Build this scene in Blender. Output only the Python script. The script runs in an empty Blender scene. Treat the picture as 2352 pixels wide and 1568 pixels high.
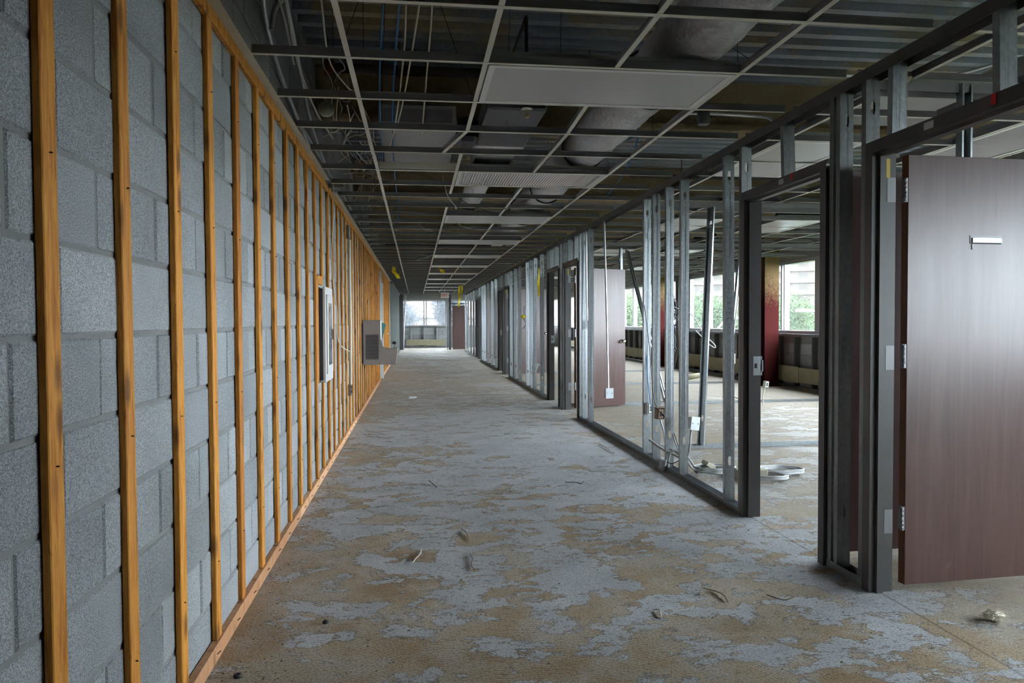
import bpy, bmesh, math, random
from mathutils import Vector, Matrix
random.seed(7)
R = math.radians
scene = bpy.context.scene
COL = scene.collection

# ------------------------------------------------------------------ camera
F_PX, CAM_H = 1700.0, 1.25
def _cv(p): return Vector((p[0] - 1176.0, 784.0 - p[1], F_PX))
dY = _cv((955, 738)).normalized()
dX = _cv((14250, 677)); dX = (dX - dX.dot(dY) * dY).normalized()
dZ = dX.cross(dY)
if dZ.y < 0: dZ = -dZ
CAM = Vector((0, 0, CAM_H))
right = Vector((dX.x, dY.x, dZ.x)); up = Vector((dX.y, dY.y, dZ.y)); fwd = Vector((dX.z, dY.z, dZ.z))
cam = bpy.data.cameras.new('camera'); cam_o = bpy.data.objects.new('camera', cam); COL.objects.link(cam_o)
m3 = Matrix((right, up, -fwd)).transposed()
cam_o.matrix_world = Matrix.Translation(CAM) @ m3.to_4x4()
cam.sensor_fit = 'HORIZONTAL'; cam.sensor_width = 36.0; cam.lens = 36.0 * F_PX / 2352.0
cam.clip_start = 0.05; cam.clip_end = 1000
scene.camera = cam_o
def _on(x, y, ax, val):
    v = _cv((x, y)); r = Vector((v.dot(dX), v.dot(dY), v.dot(dZ)))
    return CAM + r * ((val - CAM[ax]) / r[ax])
def PX(x, y, X): return _on(x, y, 0, X)
def PY(x, y, Y): return _on(x, y, 1, Y)
def PZ(x, y, Z): return _on(x, y, 2, Z)

# ------------------------------------------------------------------ world, exposure
w = bpy.data.worlds.new('overcast_sky'); scene.world = w; w.use_nodes = True
bg = w.node_tree.nodes['Background']
bg.inputs[0].default_value = (0.86, 0.93, 1.0, 1); bg.inputs[1].default_value = 9.0
vs = scene.view_settings
vs.view_transform = 'Standard'; vs.look = 'None'; vs.gamma = 1.0; vs.use_curve_mapping = False
vs.exposure = 2.2
cy = scene.cycles
cy.use_denoising = True
cy.max_bounces = 10; cy.diffuse_bounces = 6; cy.glossy_bounces = 4; cy.transparent_max_bounces = 12; cy.transmission_bounces = 4
cy.sample_clamp_indirect = 8.0
cy.caustics_reflective = False; cy.caustics_refractive = False

# ------------------------------------------------------------------ material helpers
class NT:
    def __init__(s, name):
        s.m = bpy.data.materials.new(name); s.m.use_nodes = True
        s.t = s.m.node_tree; s.p = s.t.nodes['Principled BSDF']; s.out = s.t.nodes['Material Output']
    def n(s, typ, **kw):
        nd = s.t.nodes.new('ShaderNode' + typ)
        for k, v in kw.items():
            if k.startswith('i_'):
                key = k[2:].replace('_', ' ')
                nd.inputs[key].default_value = v
            else: setattr(nd, k, v)
        return nd
    def l(s, a, b): s.t.links.new(a, b)
    def ramp(s, src, stops):
        r = s.n('ValToRGB'); e = r.color_ramp.elements
        while len(e) < len(stops): e.new(0.5)
        for q, (p, c) in zip(e, stops): q.position = p; q.color = c if len(c) == 4 else (*c, 1)
        s.l(src, r.inputs[0]); return r
    def coord(s, scale=(1, 1, 1), kind='Object', rot=(0, 0, 0)):
        tc = s.n('TexCoord'); mp = s.n('Mapping'); mp.inputs['Scale'].default_value = scale; mp.inputs['Rotation'].default_value = rot
        s.l(tc.outputs[kind], mp.inputs[0]); return mp.outputs[0]
    def world(s, scale=(1, 1, 1)):
        g = s.n('NewGeometry'); mp = s.n('Mapping'); mp.inputs['Scale'].default_value = scale
        s.l(g.outputs['Position'], mp.inputs[0]); return mp.outputs[0]
    def noise(s, vec, scale, detail=4, rough=.5, dist=0):
        nn = s.n('TexNoise'); nn.inputs['Scale'].default_value = scale; nn.inputs['Detail'].default_value = detail
        nn.inputs['Roughness'].default_value = rough; nn.inputs['Distortion'].default_value = dist
        if vec is not None: s.l(vec, nn.inputs['Vector'])
        return nn.outputs['Fac']
    def mix(s, fac, a, b, mode='MIX'):
        mx = s.n('Mix', data_type='RGBA', blend_type=mode)
        for sock, v in ((mx.inputs[0], fac), (mx.inputs[6], a), (mx.inputs[7], b)):
            if isinstance(v, (int, float)): sock.default_value = v
            elif isinstance(v, tuple): sock.default_value = (*v, 1) if len(v) == 3 else v
            else: s.l(v, sock)
        return mx.outputs[2]
    def math(s, op, a, b=0.0, c=None):
        mm = s.n('Math', operation=op)
        for i, v in enumerate((a, b) if c is None else (a, b, c)):
            if isinstance(v, (int, float)): mm.inputs[i].default_value = v
            else: s.l(v, mm.inputs[i])
        return mm.outputs[0]
    def bump(s, h, strength=.3, dist=.01):
        b = s.n('Bump'); b.inputs['Strength'].default_value = strength; b.inputs['Distance'].default_value = dist
        s.l(h, b.inputs['Height']); s.l(b.outputs[0], s.p.inputs['Normal']); return b
    def set(s, **kw):
        for k, v in kw.items():
            key = k.replace('_', ' ')
            sock = s.p.inputs[key]
            if hasattr(v, 'is_linked') or hasattr(v, 'links'): s.l(v, sock)
            elif isinstance(v, tuple): sock.default_value = (*v, 1) if len(v) == 3 else v
            else: sock.default_value = v
        return s
M = {}
def simple(name, col, rough=.5, metal=0.0, spec=.5, var=0.0, bscale=0, bstr=0):
    t = NT(name)
    if var:
        v = t.coord(); n1 = t.noise(v, 6, 5, .6); c = t.mix(n1, tuple(x * (1 - var) for x in col), tuple(min(1, x * (1 + var)) for x in col))
        t.set(Base_Color=c)
    else: t.set(Base_Color=col)
    t.set(Roughness=rough, Metallic=metal, Specular_IOR_Level=spec)
    if bscale: t.bump(t.noise(t.coord(), bscale, 4, .6), bstr, .004)
    M[name] = t.m; return t.m

def cmu_mat(name, island):
    t = NT(name); v = t.world()
    if island: rnd = t.n('NewGeometry').outputs['Random Per Island']
    else: rnd = t.n('ObjectInfo').outputs['Random']
    sp = t.noise(v, 300, 3, .75); sp2 = t.noise(v, 60, 2, .5)
    spk = t.ramp(sp, [(.36, (.45, .45, .45)), (.5, (1, 1, 1)), (.64, (1.6, 1.6, 1.6))])
    base = t.ramp(rnd, [(0, (.29, .30, .31)), (.6, (.335, .345, .355)), (1, (.42, .43, .44))])
    big = t.noise(v, 1.1, 4, .6)
    st = t.mix(t.ramp(big, [(.45, (0, 0, 0)), (.75, (1, 1, 1))]).outputs[0], (1, 1, 1), (.72, .72, .70))
    c = t.mix(1.0, base.outputs[0], spk.outputs[0], 'MULTIPLY'); c = t.mix(1.0, c, st, 'MULTIPLY')
    t.set(Base_Color=c, Roughness=.92, Specular_IOR_Level=.2)
    t.bump(t.math('ADD', sp, sp2), .55, .004); M[name] = t.m
cmu_mat('block_face', False); cmu_mat('block_face_far', True)
simple('mortar', (.24, .24, .232), .95, var=.25, bscale=90, bstr=.4)

def wood_mat(name, a, b, dark):
    t = NT(name); tc = t.n('TexCoord'); oi = t.n('ObjectInfo')
    add = t.n('VectorMath', operation='ADD'); sc = t.n('VectorMath', operation='SCALE'); sc.inputs[0].default_value = (3, 5, 17)
    t.l(oi.outputs['Random'], sc.inputs['Scale']); t.l(tc.outputs['Object'], add.inputs[0]); t.l(sc.outputs[0], add.inputs[1])
    mp = t.n('Mapping'); mp.inputs['Scale'].default_value = (30, 30, 2.2); t.l(add.outputs[0], mp.inputs[0])
    g = t.noise(mp.outputs[0], 2.5, 6, .65, .8)
    mp2 = t.n('Mapping'); mp2.inputs['Scale'].default_value = (22, 22, 9); t.l(add.outputs[0], mp2.inputs[0])
    vo = t.n('TexVoronoi'); vo.inputs['Scale'].default_value = .55; t.l(mp2.outputs[0], vo.inputs['Vector'])
    knot = t.ramp(vo.outputs['Distance'], [(0.12, (1, 1, 1)), (.30, (0, 0, 0))])
    c = t.ramp(g, [(.3, dark), (.48, a), (.7, b)])
    tint = t.ramp(oi.outputs['Random'], [(0, (.75, .66, .6)), (.5, (1, 1, 1)), (1, (1.12, 1.12, 1.1))])
    c2 = t.mix(1.0, c.outputs[0], tint.outputs[0], 'MULTIPLY')
    c2 = t.mix(t.math('MULTIPLY', knot.outputs[0], .75), c2, (.09, .03, .008))
    mp3 = t.n('Mapping'); mp3.inputs['Scale'].default_value = (130, 130, 38); t.l(add.outputs[0], mp3.inputs[0])
    fk = t.ramp(t.noise(mp3.outputs[0], 1.0, 3, .6), [(.60, (0, 0, 0)), (.70, (1, 1, 1))]); pt = t.ramp(t.noise(add.outputs[0], 5, 3), [(.42, (0, 0, 0)), (.6, (1, 1, 1))])
    c2 = t.mix(t.math('MULTIPLY', t.math('MULTIPLY', fk.outputs[0], pt.outputs[0]), .7), c2, dark)
    t.set(Base_Color=c2, Roughness=.62, Specular_IOR_Level=.3); t.bump(g, .15, .002); M[name] = t.m
wood_mat('fir', (.60, .245, .035), (.76, .36, .07), (.34, .10, .01))
wood_mat('fir_plate', (.60, .33, .17), (.70, .44, .27), (.40, .19, .08))

def galv(name, base, rough, spangle=.35, metal=.85):
    t = NT(name); v = t.coord((1, 1, .6))
    vo = t.n('TexVoronoi'); vo.inputs['Scale'].default_value = 90; t.l(v, vo.inputs['Vector'])
    n1 = t.noise(v, 5, 4, .6)
    c = t.mix(t.math('MULTIPLY', vo.outputs['Color'], spangle), base, tuple(x * .45 for x in base))
    c = t.mix(t.math('MULTIPLY', n1, .5), c, tuple(x * .62 for x in base))
    t.set(Base_Color=c, Metallic=metal, Roughness=t.math('MULTIPLY_ADD', n1, .25, rough - .1))
    t.bump(t.noise(t.coord((40, 40, .35)), 1.0, 2, .5), .38, .006); M[name] = t.m
galv('galvanised', (.44, .475, .49), .30, .55, .95)
galv('galvanised_dull', (.25, .26, .26), .42, .5)
galv('deck_metal', (.40, .43, .47), .42, .2, .6)
galv('conduit_metal', (.66, .68, .70), .33, .1)
galv('foil', (.70, .70, .74), .3, .1)
t = NT('foil_wrap'); v = t.coord((1, 1.6, 1)); n1 = t.noise(v, 16, 7, .75, 2.2); n2 = t.noise(v, 2, 3)
t.set(Base_Color=t.mix(n2, (.72, .71, .74), (.88, .88, .90)), Metallic=.9, Roughness=.26); t.bump(n1, .8, .03); M['foil_wrap'] = t.m

t = NT('fireproofing'); v = t.world(); n1 = t.noise(v, 26, 6, .7); n2 = t.noise(v, 1.3, 3)
t.set(Base_Color=t.mix(n1, t.mix(n2, (.44, .32, .18), (.56, .42, .26)), (.70, .57, .39)), Roughness=.95, Specular_IOR_Level=.1)
t.bump(n1, 1.0, .09); M['fireproofing'] = t.m
# deck with overspray blotches
t = NT('deck_over'); v = t.world(); vo = t.n('TexVoronoi'); vo.inputs['Scale'].default_value = 70; t.l(v, vo.inputs['Vector'])
n1 = t.noise(v, 22, 6, .75); n2 = t.noise(v, .9, 4, .6)
msk = t.ramp(t.math('ADD', t.math('MULTIPLY', n2, 1.0), t.math('MULTIPLY', n1, .55)), [(.78, (0, 0, 0)), (.90, (1, 1, 1))])
c = t.mix(msk.outputs[0], t.mix(t.math('MULTIPLY', vo.outputs['Color'], .3), (.30, .33, .385), (.12, .135, .165)), t.mix(n1, (.22, .17, .09), (.50, .41, .27)))
t.set(Base_Color=c, Metallic=t.math('SUBTRACT', .55, t.math('MULTIPLY', msk.outputs[0], .55)), Roughness=.5); t.bump(t.math('MULTIPLY', n1, msk.outputs[0]), .6, .01); M['deck_over'] = t.m

# floor: trowelled tan adhesive peeled off grey concrete
t = NT('floor_adhesive'); v = t.world()
bigv = t.world((.85, 1.15, 1))
n_big = t.noise(bigv, .7, 3, .5, .2); n_mid = t.noise(bigv, 3.6, 11, .72, .2); n_fine = t.noise(v, 48, 5, .7)
sep = t.n('SeparateXYZ'); t.l(v, sep.inputs[0])
wy = t.n('MapRange'); wy.inputs[1].default_value = 2.6; wy.inputs[2].default_value = 6.0; wy.inputs[3].default_value = .010; wy.inputs[4].default_value = .075; t.l(sep.outputs[1], wy.inputs[0])
wy2 = t.n('MapRange'); wy2.inputs[1].default_value = 8.0; wy2.inputs[2].default_value = 13.0; wy2.inputs[3].default_value = 0.0; wy2.inputs[4].default_value = -.06; t.l(sep.outputs[1], wy2.inputs[0])
wof = t.n('MapRange'); wof.inputs[1].default_value = 2.0; wof.inputs[2].default_value = 2.3; wof.inputs[3].default_value = 0.0; wof.inputs[4].default_value = -.07; t.l(sep.outputs[0], wof.inputs[0])
wx = t.n('MapRange'); wx.inputs[1].default_value = -.7; wx.inputs[2].default_value = .6; wx.inputs[3].default_value = -.035; wx.inputs[4].default_value = .0; t.l(sep.outputs[0], wx.inputs[0])
h = t.math('ADD', t.math('MULTIPLY', n_mid, .70), t.math('MULTIPLY', n_big, .30))
h = t.math('ADD', h, wy.outputs[0]); h = t.math('ADD', h, wy2.outputs[0]); h = t.math('ADD', h, wof.outputs[0]); h = t.math('ADD', h, wx.outputs[0])
h = t.math('ADD', h, t.math('MULTIPLY', t.math('SUBTRACT', n_fine, .5), .05))
conc = t.ramp(h, [(.514, (0, 0, 0)), (.519, (1, 1, 1))])
rim = t.ramp(h, [(.506, (0, 0, 0)), (.513, (1, 1, 1)), (.516, (1, 1, 1)), (.521, (0, 0, 0))])
tint = t.noise(v, 1.5, 5, .6, .4); tint2 = t.noise(v, 5, 7, .7)
tan = t.ramp(tint, [(.3, (.38, .265, .155)), (.5, (.455, .36, .245)), (.68, (.50, .45, .375))])
tanc = t.mix(t.math('MULTIPLY', t.ramp(tint2, [(.47, (0, 0, 0)), (.68, (1, 1, 1))]).outputs[0], .8), tan.outputs[0], (.52, .49, .45))
gr = t.ramp(t.noise(v, 3.5, 6, .6), [(.3, (.36, .37, .385)), (.7, (.50, .51, .525))])
c = t.mix(conc.outputs[0], tanc, gr.outputs[0])
spk = t.ramp(t.noise(v, 130, 3, .6), [(.34, (.55, .53, .51)), (.5, (1, 1, 1)), (.68, (1.25, 1.25, 1.25))])
c = t.mix(1.0, c, spk.outputs[0], 'MULTIPLY')
rn = t.ramp(t.noise(v, 17, 3), [(.45, (0, 0, 0)), (.58, (1, 1, 1))])
c = t.mix(t.math('MULTIPLY', t.math('MULTIPLY', rim.outputs[0], rn.outputs[0]), .75), c, (.10, .075, .05))
# flecks of leftover glue on the bare concrete
flv = t.world((22, 48, 1)); fl = t.ramp(t.noise(flv, 1.0, 3, .6), [(.60, (0, 0, 0)), (.64, (1, 1, 1))])
flm = t.noise(v, 2.2, 3); flm = t.ramp(flm, [(.42, (0, 0, 0)), (.55, (1, 1, 1))])
c = t.mix(t.math('MULTIPLY', t.math('MULTIPLY', fl.outputs[0], t.math('MULTIPLY_ADD', conc.outputs[0], .55, .45)), t.math('MULTIPLY', flm.outputs[0], .8)), c, (.14, .11, .08))
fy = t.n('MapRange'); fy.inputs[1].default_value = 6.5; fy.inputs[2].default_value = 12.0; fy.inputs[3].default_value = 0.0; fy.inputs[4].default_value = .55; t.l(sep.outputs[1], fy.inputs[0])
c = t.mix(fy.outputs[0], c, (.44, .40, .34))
office_dim = t.n('MapRange'); office_dim.inputs[1].default_value = 2.1; office_dim.inputs[2].default_value = 2.6; office_dim.inputs[3].default_value = 0.0; office_dim.inputs[4].default_value = .65; t.l(sep.outputs[0], office_dim.inputs[0])  # office floor colour darkened to offset the strong window light
c = t.mix(office_dim.outputs[0], c, (.27, .235, .19))
jl = t.math('ABSOLUTE', t.math('SUBTRACT', t.math('ADD', sep.outputs[0], t.math('MULTIPLY', n_fine, .012)), 2.106))
jm = t.ramp(jl, [(.0, (1, 1, 1)), (.009, (0, 0, 0))])
c = t.mix(t.math('MULTIPLY', jm.outputs[0], .7), c, (.09, .075, .06))
wv = t.n('TexWave', wave_type='RINGS', rings_direction='Z'); wv.inputs['Scale'].default_value = 42; wv.inputs['Distortion'].default_value = 26; wv.inputs['Detail'].default_value = 2; wv.inputs['Detail Scale'].default_value = .06
t.l(v, wv.inputs['Vector'])
inv = t.math('SUBTRACT', 1.0, conc.outputs[0])
hh = t.math('MULTIPLY_ADD', t.math('MULTIPLY', wv.outputs['Fac'], .30), inv, t.math('MULTIPLY', inv, 1.2))
hh = t.math('ADD', hh, t.math('MULTIPLY', n_fine, .55)); hh = t.math('ADD', hh, t.math('MULTIPLY', fl.outputs[0], .3))
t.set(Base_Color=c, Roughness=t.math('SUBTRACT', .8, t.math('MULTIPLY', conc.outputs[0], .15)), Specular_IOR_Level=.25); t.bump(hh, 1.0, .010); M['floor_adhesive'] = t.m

t = NT('door_veneer'); v = t.coord((16, 16, .9)); g = t.noise(v, 1.6, 7, .6, 1.2); g2 = t.noise(t.coord((7, 7, .35)), 1.5, 4, .6)
sc = t.ramp(t.noise(t.coord((1, 1, .55)), 7, 6, .75), [(.66, (0, 0, 0)), (.74, (1, 1, 1))])
c = t.ramp(g, [(.3, (.055, .024, .020)), (.52, (.085, .038, .031)), (.75, (.115, .058, .048))])
c = t.mix(t.math('MULTIPLY', g2, .45), c.outputs[0], (.11, .075, .070)); c = t.mix(t.math('MULTIPLY', sc.outputs[0], .22), c, (.4, .34, .32))
t.set(Base_Color=c, Roughness=t.math('MULTIPLY_ADD', g2, .12, .25), Specular_IOR_Level=.5); t.bump(g, .06, .001); M['door_veneer'] = t.m
t = NT('door_edge'); v = t.coord((20, 20, 1)); g = t.noise(v, 2, 5)
t.set(Base_Color=t.mix(g, (.10, .028, .008), (.20, .062, .016)), Roughness=.5); M['door_edge'] = t.m
simple('bronze_paint', (.060, .056, .054), .40, spec=.6, var=.18)
simple('tee_white', (.62, .61, .53), .5, var=.08)
simple('tee_steel', (.20, .20, .215), .5, var=.2)
simple('track_shaded', (.085, .083, .078), .5, metal=.2, var=.2)  # steel colour darkened to stand in for the unlit top track
simple('stud_pale', (.50, .54, .52), .45, metal=.25, var=.15)
simple('lens', (.42, .42, .42), .32, spec=.5)
simple('fixture_white', (.66, .66, .65), .4)
simple('fixture_grey', (.32, .33, .33), .55, var=.15)
simple('stainless', (.46, .445, .43), .34, metal=.9, var=.06)
simple('dark_slot', (.02, .018, .022), .7)
simple('black_plastic', (.018, .018, .02), .45)
simple('white_cable', (.52, .50, .44), .55)
simple('cream_cable', (.62, .57, .45), .55)
simple('blue_cable', (.02, .16, .42), .45)
simple('black_cable', (.02, .02, .025), .45)
simple('grey_cable', (.42, .43, .43), .45)
simple('rust', (.16, .055, .015), .8, var=.4)
simple('dark_pipe', (.045, .038, .03), .65, var=.3)
simple('yellow_tape', (.80, .62, .01), .5)
simple('teal_film', (.10, .30, .28), .45)
simple('ivory_paint', (.55, .56, .48), .5)
simple('white_paint', (.68, .68, .66), .45, var=.06)
simple('board_tan', (.34, .31, .20), .85, var=.2)
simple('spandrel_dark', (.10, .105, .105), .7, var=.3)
simple('aluminium', (.40, .40, .41), .4, metal=.7)
simple('aluminium_dark', (.10, .10, .11), .45, metal=.4)
simple('hinge_steel', (.20, .20, .205), .45, metal=.4, var=.1)
simple('brass', (.42, .30, .05), .45, metal=.3)
simple('label_white', (.55, .55, .58), .5)
simple('label_red', (.55, .01, .012), .5)
simple('chrome', (.75, .73, .70), .15, metal=1.0)
simple('box_grey', (.40, .42, .44), .45, metal=.5, var=.2)
simple('box_brown', (.23, .15, .10), .6, var=.3)
simple('raceway_beige', (.36, .34, .25), .55)
simple('fluff', (.75, .70, .58), .9)
simple('debris', (.24, .19, .12), .9)
simple('exit_white', (.75, .72, .66), .5)
simple('exit_red', (.72, .06, .02), .5)
simple('cabinet_white', (.62, .60, .57), .4, var=.05)
t = NT('column_red'); v = t.world(); sep = t.n('SeparateXYZ'); t.l(v, sep.inputs[0]); n1 = t.noise(v, 30, 5, .75)
zz = t.math('ADD', sep.outputs[2], t.math('MULTIPLY', t.math('SUBTRACT', n1, .5), 1.3))
mk = t.ramp(t.math('MULTIPLY', zz, .35), [(.54, (0, 0, 0)), (.74, (1, 1, 1))])
t.set(Base_Color=t.mix(mk.outputs[0], (.048, .0095, .009), (.17, .115, .055)), Roughness=.9, Specular_IOR_Level=.05); t.bump(t.math('MULTIPLY', n1, mk.outputs[0]), .5, .02); M['column_red'] = t.m

def glass_mat(name, haze, tint=(.93, .96, .97)):
    t = NT(name); nt = t.t; nt.nodes.remove(t.p)
    tr = t.n('BsdfTransparent'); tr.inputs[0].default_value = (*tint, 1)
    gl = t.n('BsdfGlossy'); gl.inputs['Roughness'].default_value = .03; gl.inputs[0].default_value = (.9, .9, .9, 1)
    df = t.n('BsdfTranslucent'); df.inputs[0].default_value = (.8, .84, .9, 1)
    a = t.n('MixShader'); b = t.n('MixShader'); a.inputs[0].default_value = .05
    nz = t.noise(t.world((3, 3, .9)), 3, 5, .6); hz = t.math('MULTIPLY', nz, haze)
    t.l(tr.outputs[0], a.inputs[1]); t.l(gl.outputs[0], a.inputs[2]); t.l(hz, b.inputs[0]); t.l(a.outputs[0], b.inputs[1]); t.l(df.outputs[0], b.inputs[2])
    t.l(b.outputs[0], t.out.inputs[0]); M[name] = t.m
glass_mat('window_glass', .012); glass_mat('window_glass_dirty', .03)
t = NT('cabinet_glass'); t.set(Base_Color=(.05, .055, .055), Roughness=.06, Specular_IOR_Level=.8); M['cabinet_glass'] = t.m

# ------------------------------------------------------------------ mesh helpers
class MB:
    def __init__(s): s.v = []; s.f = []; s.mi = []; s.sm = []
    def add(s, vs, fs, mi=0, sm=False):
        o = len(s.v); s.v += [tuple(p) for p in vs]
        for f in fs: s.f.append(tuple(o + i for i in f)); s.mi.append(mi); s.sm.append(sm)
        return s
    def box(s, x0, x1, y0, y1, z0, z1, mi=0):
        return s.add([(x0,y0,z0),(x1,y0,z0),(x1,y1,z0),(x0,y1,z0),(x0,y0,z1),(x1,y0,z1),(x1,y1,z1),(x0,y1,z1)],
                     [(0,3,2,1),(4,5,6,7),(0,1,5,4),(1,2,6,5),(2,3,7,6),(3,0,4,7)], mi)
    def cbox(s, x0, x1, y0, y1, z0, z1, c, mi=0):
        # box with chamfered edges along all three axes (24 corner points)
        bm = bmesh.new(); bmesh.ops.create_cube(bm, size=1)
        for q in bm.verts:
            q.co = Vector(((x0 + x1) / 2 + q.co.x * (x1 - x0), (y0 + y1) / 2 + q.co.y * (y1 - y0), (z0 + z1) / 2 + q.co.z * (z1 - z0)))
        bmesh.ops.bevel(bm, geom=bm.edges[:], offset=c, segments=1, affect='EDGES')
        bm.verts.index_update(); s.add([q.co for q in bm.verts], [[q.index for q in f.verts] for f in bm.faces], mi); bm.free(); return s
    def prism(s, poly, fn, a, b, mi=0):
        n = len(poly)
        vs = [fn(p, a) for p in poly] + [fn(p, b) for p in poly]
        fs = [(i, (i + 1) % n, n + (i + 1) % n, n + i) for i in range(n)] + [tuple(range(n))[::-1], tuple(range(n, 2 * n))]
        return s.add(vs, fs, mi)
    def sheet(s, path, fn, a, b, th, mi=0):
        # thin folded sheet: 2D path offset to thickness th, extruded from a to b
        P = [Vector(p) for p in path]; n = len(P); off = []
        for i in range(n):
            d0 = (P[i] - P[i - 1]).normalized() if i else (P[1] - P[0]).normalized()
            d1 = (P[i + 1] - P[i]).normalized() if i < n - 1 else d0
            n0 = Vector((-d0.y, d0.x)); n1 = Vector((-d1.y, d1.x)); mt = (n0 + n1)
            k = mt.length_squared
            off.append(P[i] + (mt * (2 * th / k) if k > 1e-6 else n0 * th))
        for i in range(n - 1):
            q = [P[i], P[i + 1], off[i + 1], off[i]]
            s.prism(q, fn, a, b, mi)
        return s
    def tube(s, pts, r, n=8, mi=0, cap=True, smooth=True):
        pts = [Vector(p) for p in pts]; rings = []; prev = None
        for i, p in enumerate(pts):
            d = (pts[min(i + 1, len(pts) - 1)] - pts[max(i - 1, 0)]).normalized()
            if prev is None:
                u = d.orthogonal().normalized()
            else:
                u = (prev - d * prev.dot(d)); u = u.normalized() if u.length > 1e-6 else d.orthogonal().normalized()
            prev = u; v = d.cross(u); rr = r[i] if isinstance(r, (list, tuple)) else r
            rings.append([p + (u * math.cos(2 * math.pi * k / n) + v * math.sin(2 * math.pi * k / n)) * rr for k in range(n)])
        vs = [q for rg in rings for q in rg]; fs = []
        for i in range(len(rings) - 1):
            for k in range(n): fs.append((i * n + k, i * n + (k + 1) % n, (i + 1) * n + (k + 1) % n, (i + 1) * n + k))
        s.add(vs, fs, mi, smooth)
        if cap: s.add(rings[0][::-1], [tuple(range(n))], mi); s.add(rings[-1], [tuple(range(n))], mi)
        return s
    def lathe(s, prof, n=16, mi=0, mat=None, smooth=True):
        vs = []; fs = []
        for (r, z) in prof:
            for k in range(n): vs.append((r * math.cos(2 * math.pi * k / n), r * math.sin(2 * math.pi * k / n), z))
        for i in range(len(prof) - 1):
            for k in range(n): fs.append((i * n + k, i * n + (k + 1) % n, (i + 1) * n + (k + 1) % n, (i + 1) * n + k))
        fs.append(tuple(range(n))[::-1]); fs.append(tuple((len(prof) - 1) * n + k for k in range(n)))
        if mat is not None: vs = [mat @ Vector(p) for p in vs]
        return s.add(vs, fs, mi, smooth)
    def mesh(s, name, mats):
        me = bpy.data.meshes.new(name); me.from_pydata(s.v, [], s.f); me.update()
        for m in (mats if isinstance(mats, (list, tuple)) else [mats]): me.materials.append(M[m])
        me.polygons.foreach_set('material_index', s.mi); me.polygons.foreach_set('use_smooth', s.sm); me.update()
        return me
    def build(s, name, mats, parent=None, loc=None, rot=None):
        return put(name, s.mesh(name, mats), parent, loc, rot)
def put(name, me, parent=None, loc=None, rot=None):
    o = bpy.data.objects.new(name, me); COL.objects.link(o)
    if parent is not None: o.parent = parent
    if loc is not None: o.location = loc
    if rot is not None: o.rotation_euler = rot
    return o
def tag(o, label, cat=None, group=None, kind=None):
    o['label'] = label
    if cat: o['category'] = cat
    if group: o['group'] = group
    if kind: o['kind'] = kind
    return o
def thing(name, label, cat, loc=(0, 0, 0), rot=None, group=None, kind=None):
    o = bpy.data.objects.new(name, None); COL.objects.link(o); o.location = loc; o.empty_display_size = .1
    if rot is not None: o.rotation_euler = rot
    return tag(o, label, cat, group, kind)
def struct(o, label):
    o['kind'] = 'structure'; o['label'] = label; return o
def smooth_path(pts, k=6):
    P = [Vector(p) for p in pts]
    if len(P) < 3: return P
    P = [P[0] * 2 - P[1]] + P + [P[-1] * 2 - P[-2]]; out = []
    for i in range(1, len(P) - 2):
        a, b, c, d = P[i - 1:i + 3]
        for j in range(k):
            t_ = j / k
            out.append(.5 * ((2 * b) + (c - a) * t_ + (2 * a - 5 * b + 4 * c - d) * t_ ** 2 + (3 * b - a - 3 * c + d) * t_ ** 3))
    out.append(P[-2]); return out
def copy_tree(o, parent=None):
    c = o.copy(); COL.objects.link(c)
    if parent is not None: c.parent = parent
    for ch in o.children: copy_tree(ch, c)
    return c
XY = lambda p, a: (p[0], p[1], a)       # profile in plan, extruded up
YZ = lambda p, a: (a, p[0], p[1])       # profile in Y-Z, extruded along X
XZ = lambda p, a: (p[0], a, p[1])       # profile in X-Z, extruded along Y

# ================================================================== SETTING
Y0, Y1 = -3.6, 35.5           # the storey runs from behind the camera to the far window wall
XL, XR = -0.766, 7.0           # block wall face, window wall face
ZD = 3.25                     # underside of the roof deck
ZG = 2.42                     # face of the suspended grid
XP0, XP1 = 2.06, 2.128        # corridor partition

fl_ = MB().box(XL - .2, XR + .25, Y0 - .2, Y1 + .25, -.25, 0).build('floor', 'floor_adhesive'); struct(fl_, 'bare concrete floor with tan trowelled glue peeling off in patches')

# ribbed deck: ribs run across the corridor
mb = MB(); per = .203; prof = []; y = Y0 - .2
while y < Y1 + .2:
    prof += [(y, ZD), (y + .075, ZD), (y + .09, ZD + .075), (y + .188, ZD + .075)]; y += per
top = [(p[0], ZD + .12) for p in (prof[-1], prof[0])]
vs = [(XL - .2, p[0], p[1]) for p in prof] + [(XR + .25, p[0], p[1]) for p in prof]; n = len(prof)
mb.add(vs, [(i, n + i, n + i + 1, i + 1) for i in range(n - 1)])
mb.box(XL - .2, XR + .25, Y0 - .2, Y1 + .25, ZD + .08, ZD + .2)
deck = mb.build('ceiling', 'deck_over'); struct(deck, 'dark ribbed metal deck overhead with tan overspray')
for i, yb in enumerate([-1.08, 2.44, 5.96, 9.48, 13.0, 16.52, 20.04, 23.56, 27.08, 30.6, 34.1]):
    mb = MB()
    mb.cbox(XL, XR, yb, yb + .26, 2.82, 2.90, .02).cbox(XL, XR, yb + .05, yb + .21, 2.88, ZD + .02, .02)
    o = mb.build('ceiling_beam', 'fireproofing'); struct(o, 'steel beam across the ceiling coated in tan sprayed fireproofing')

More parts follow.
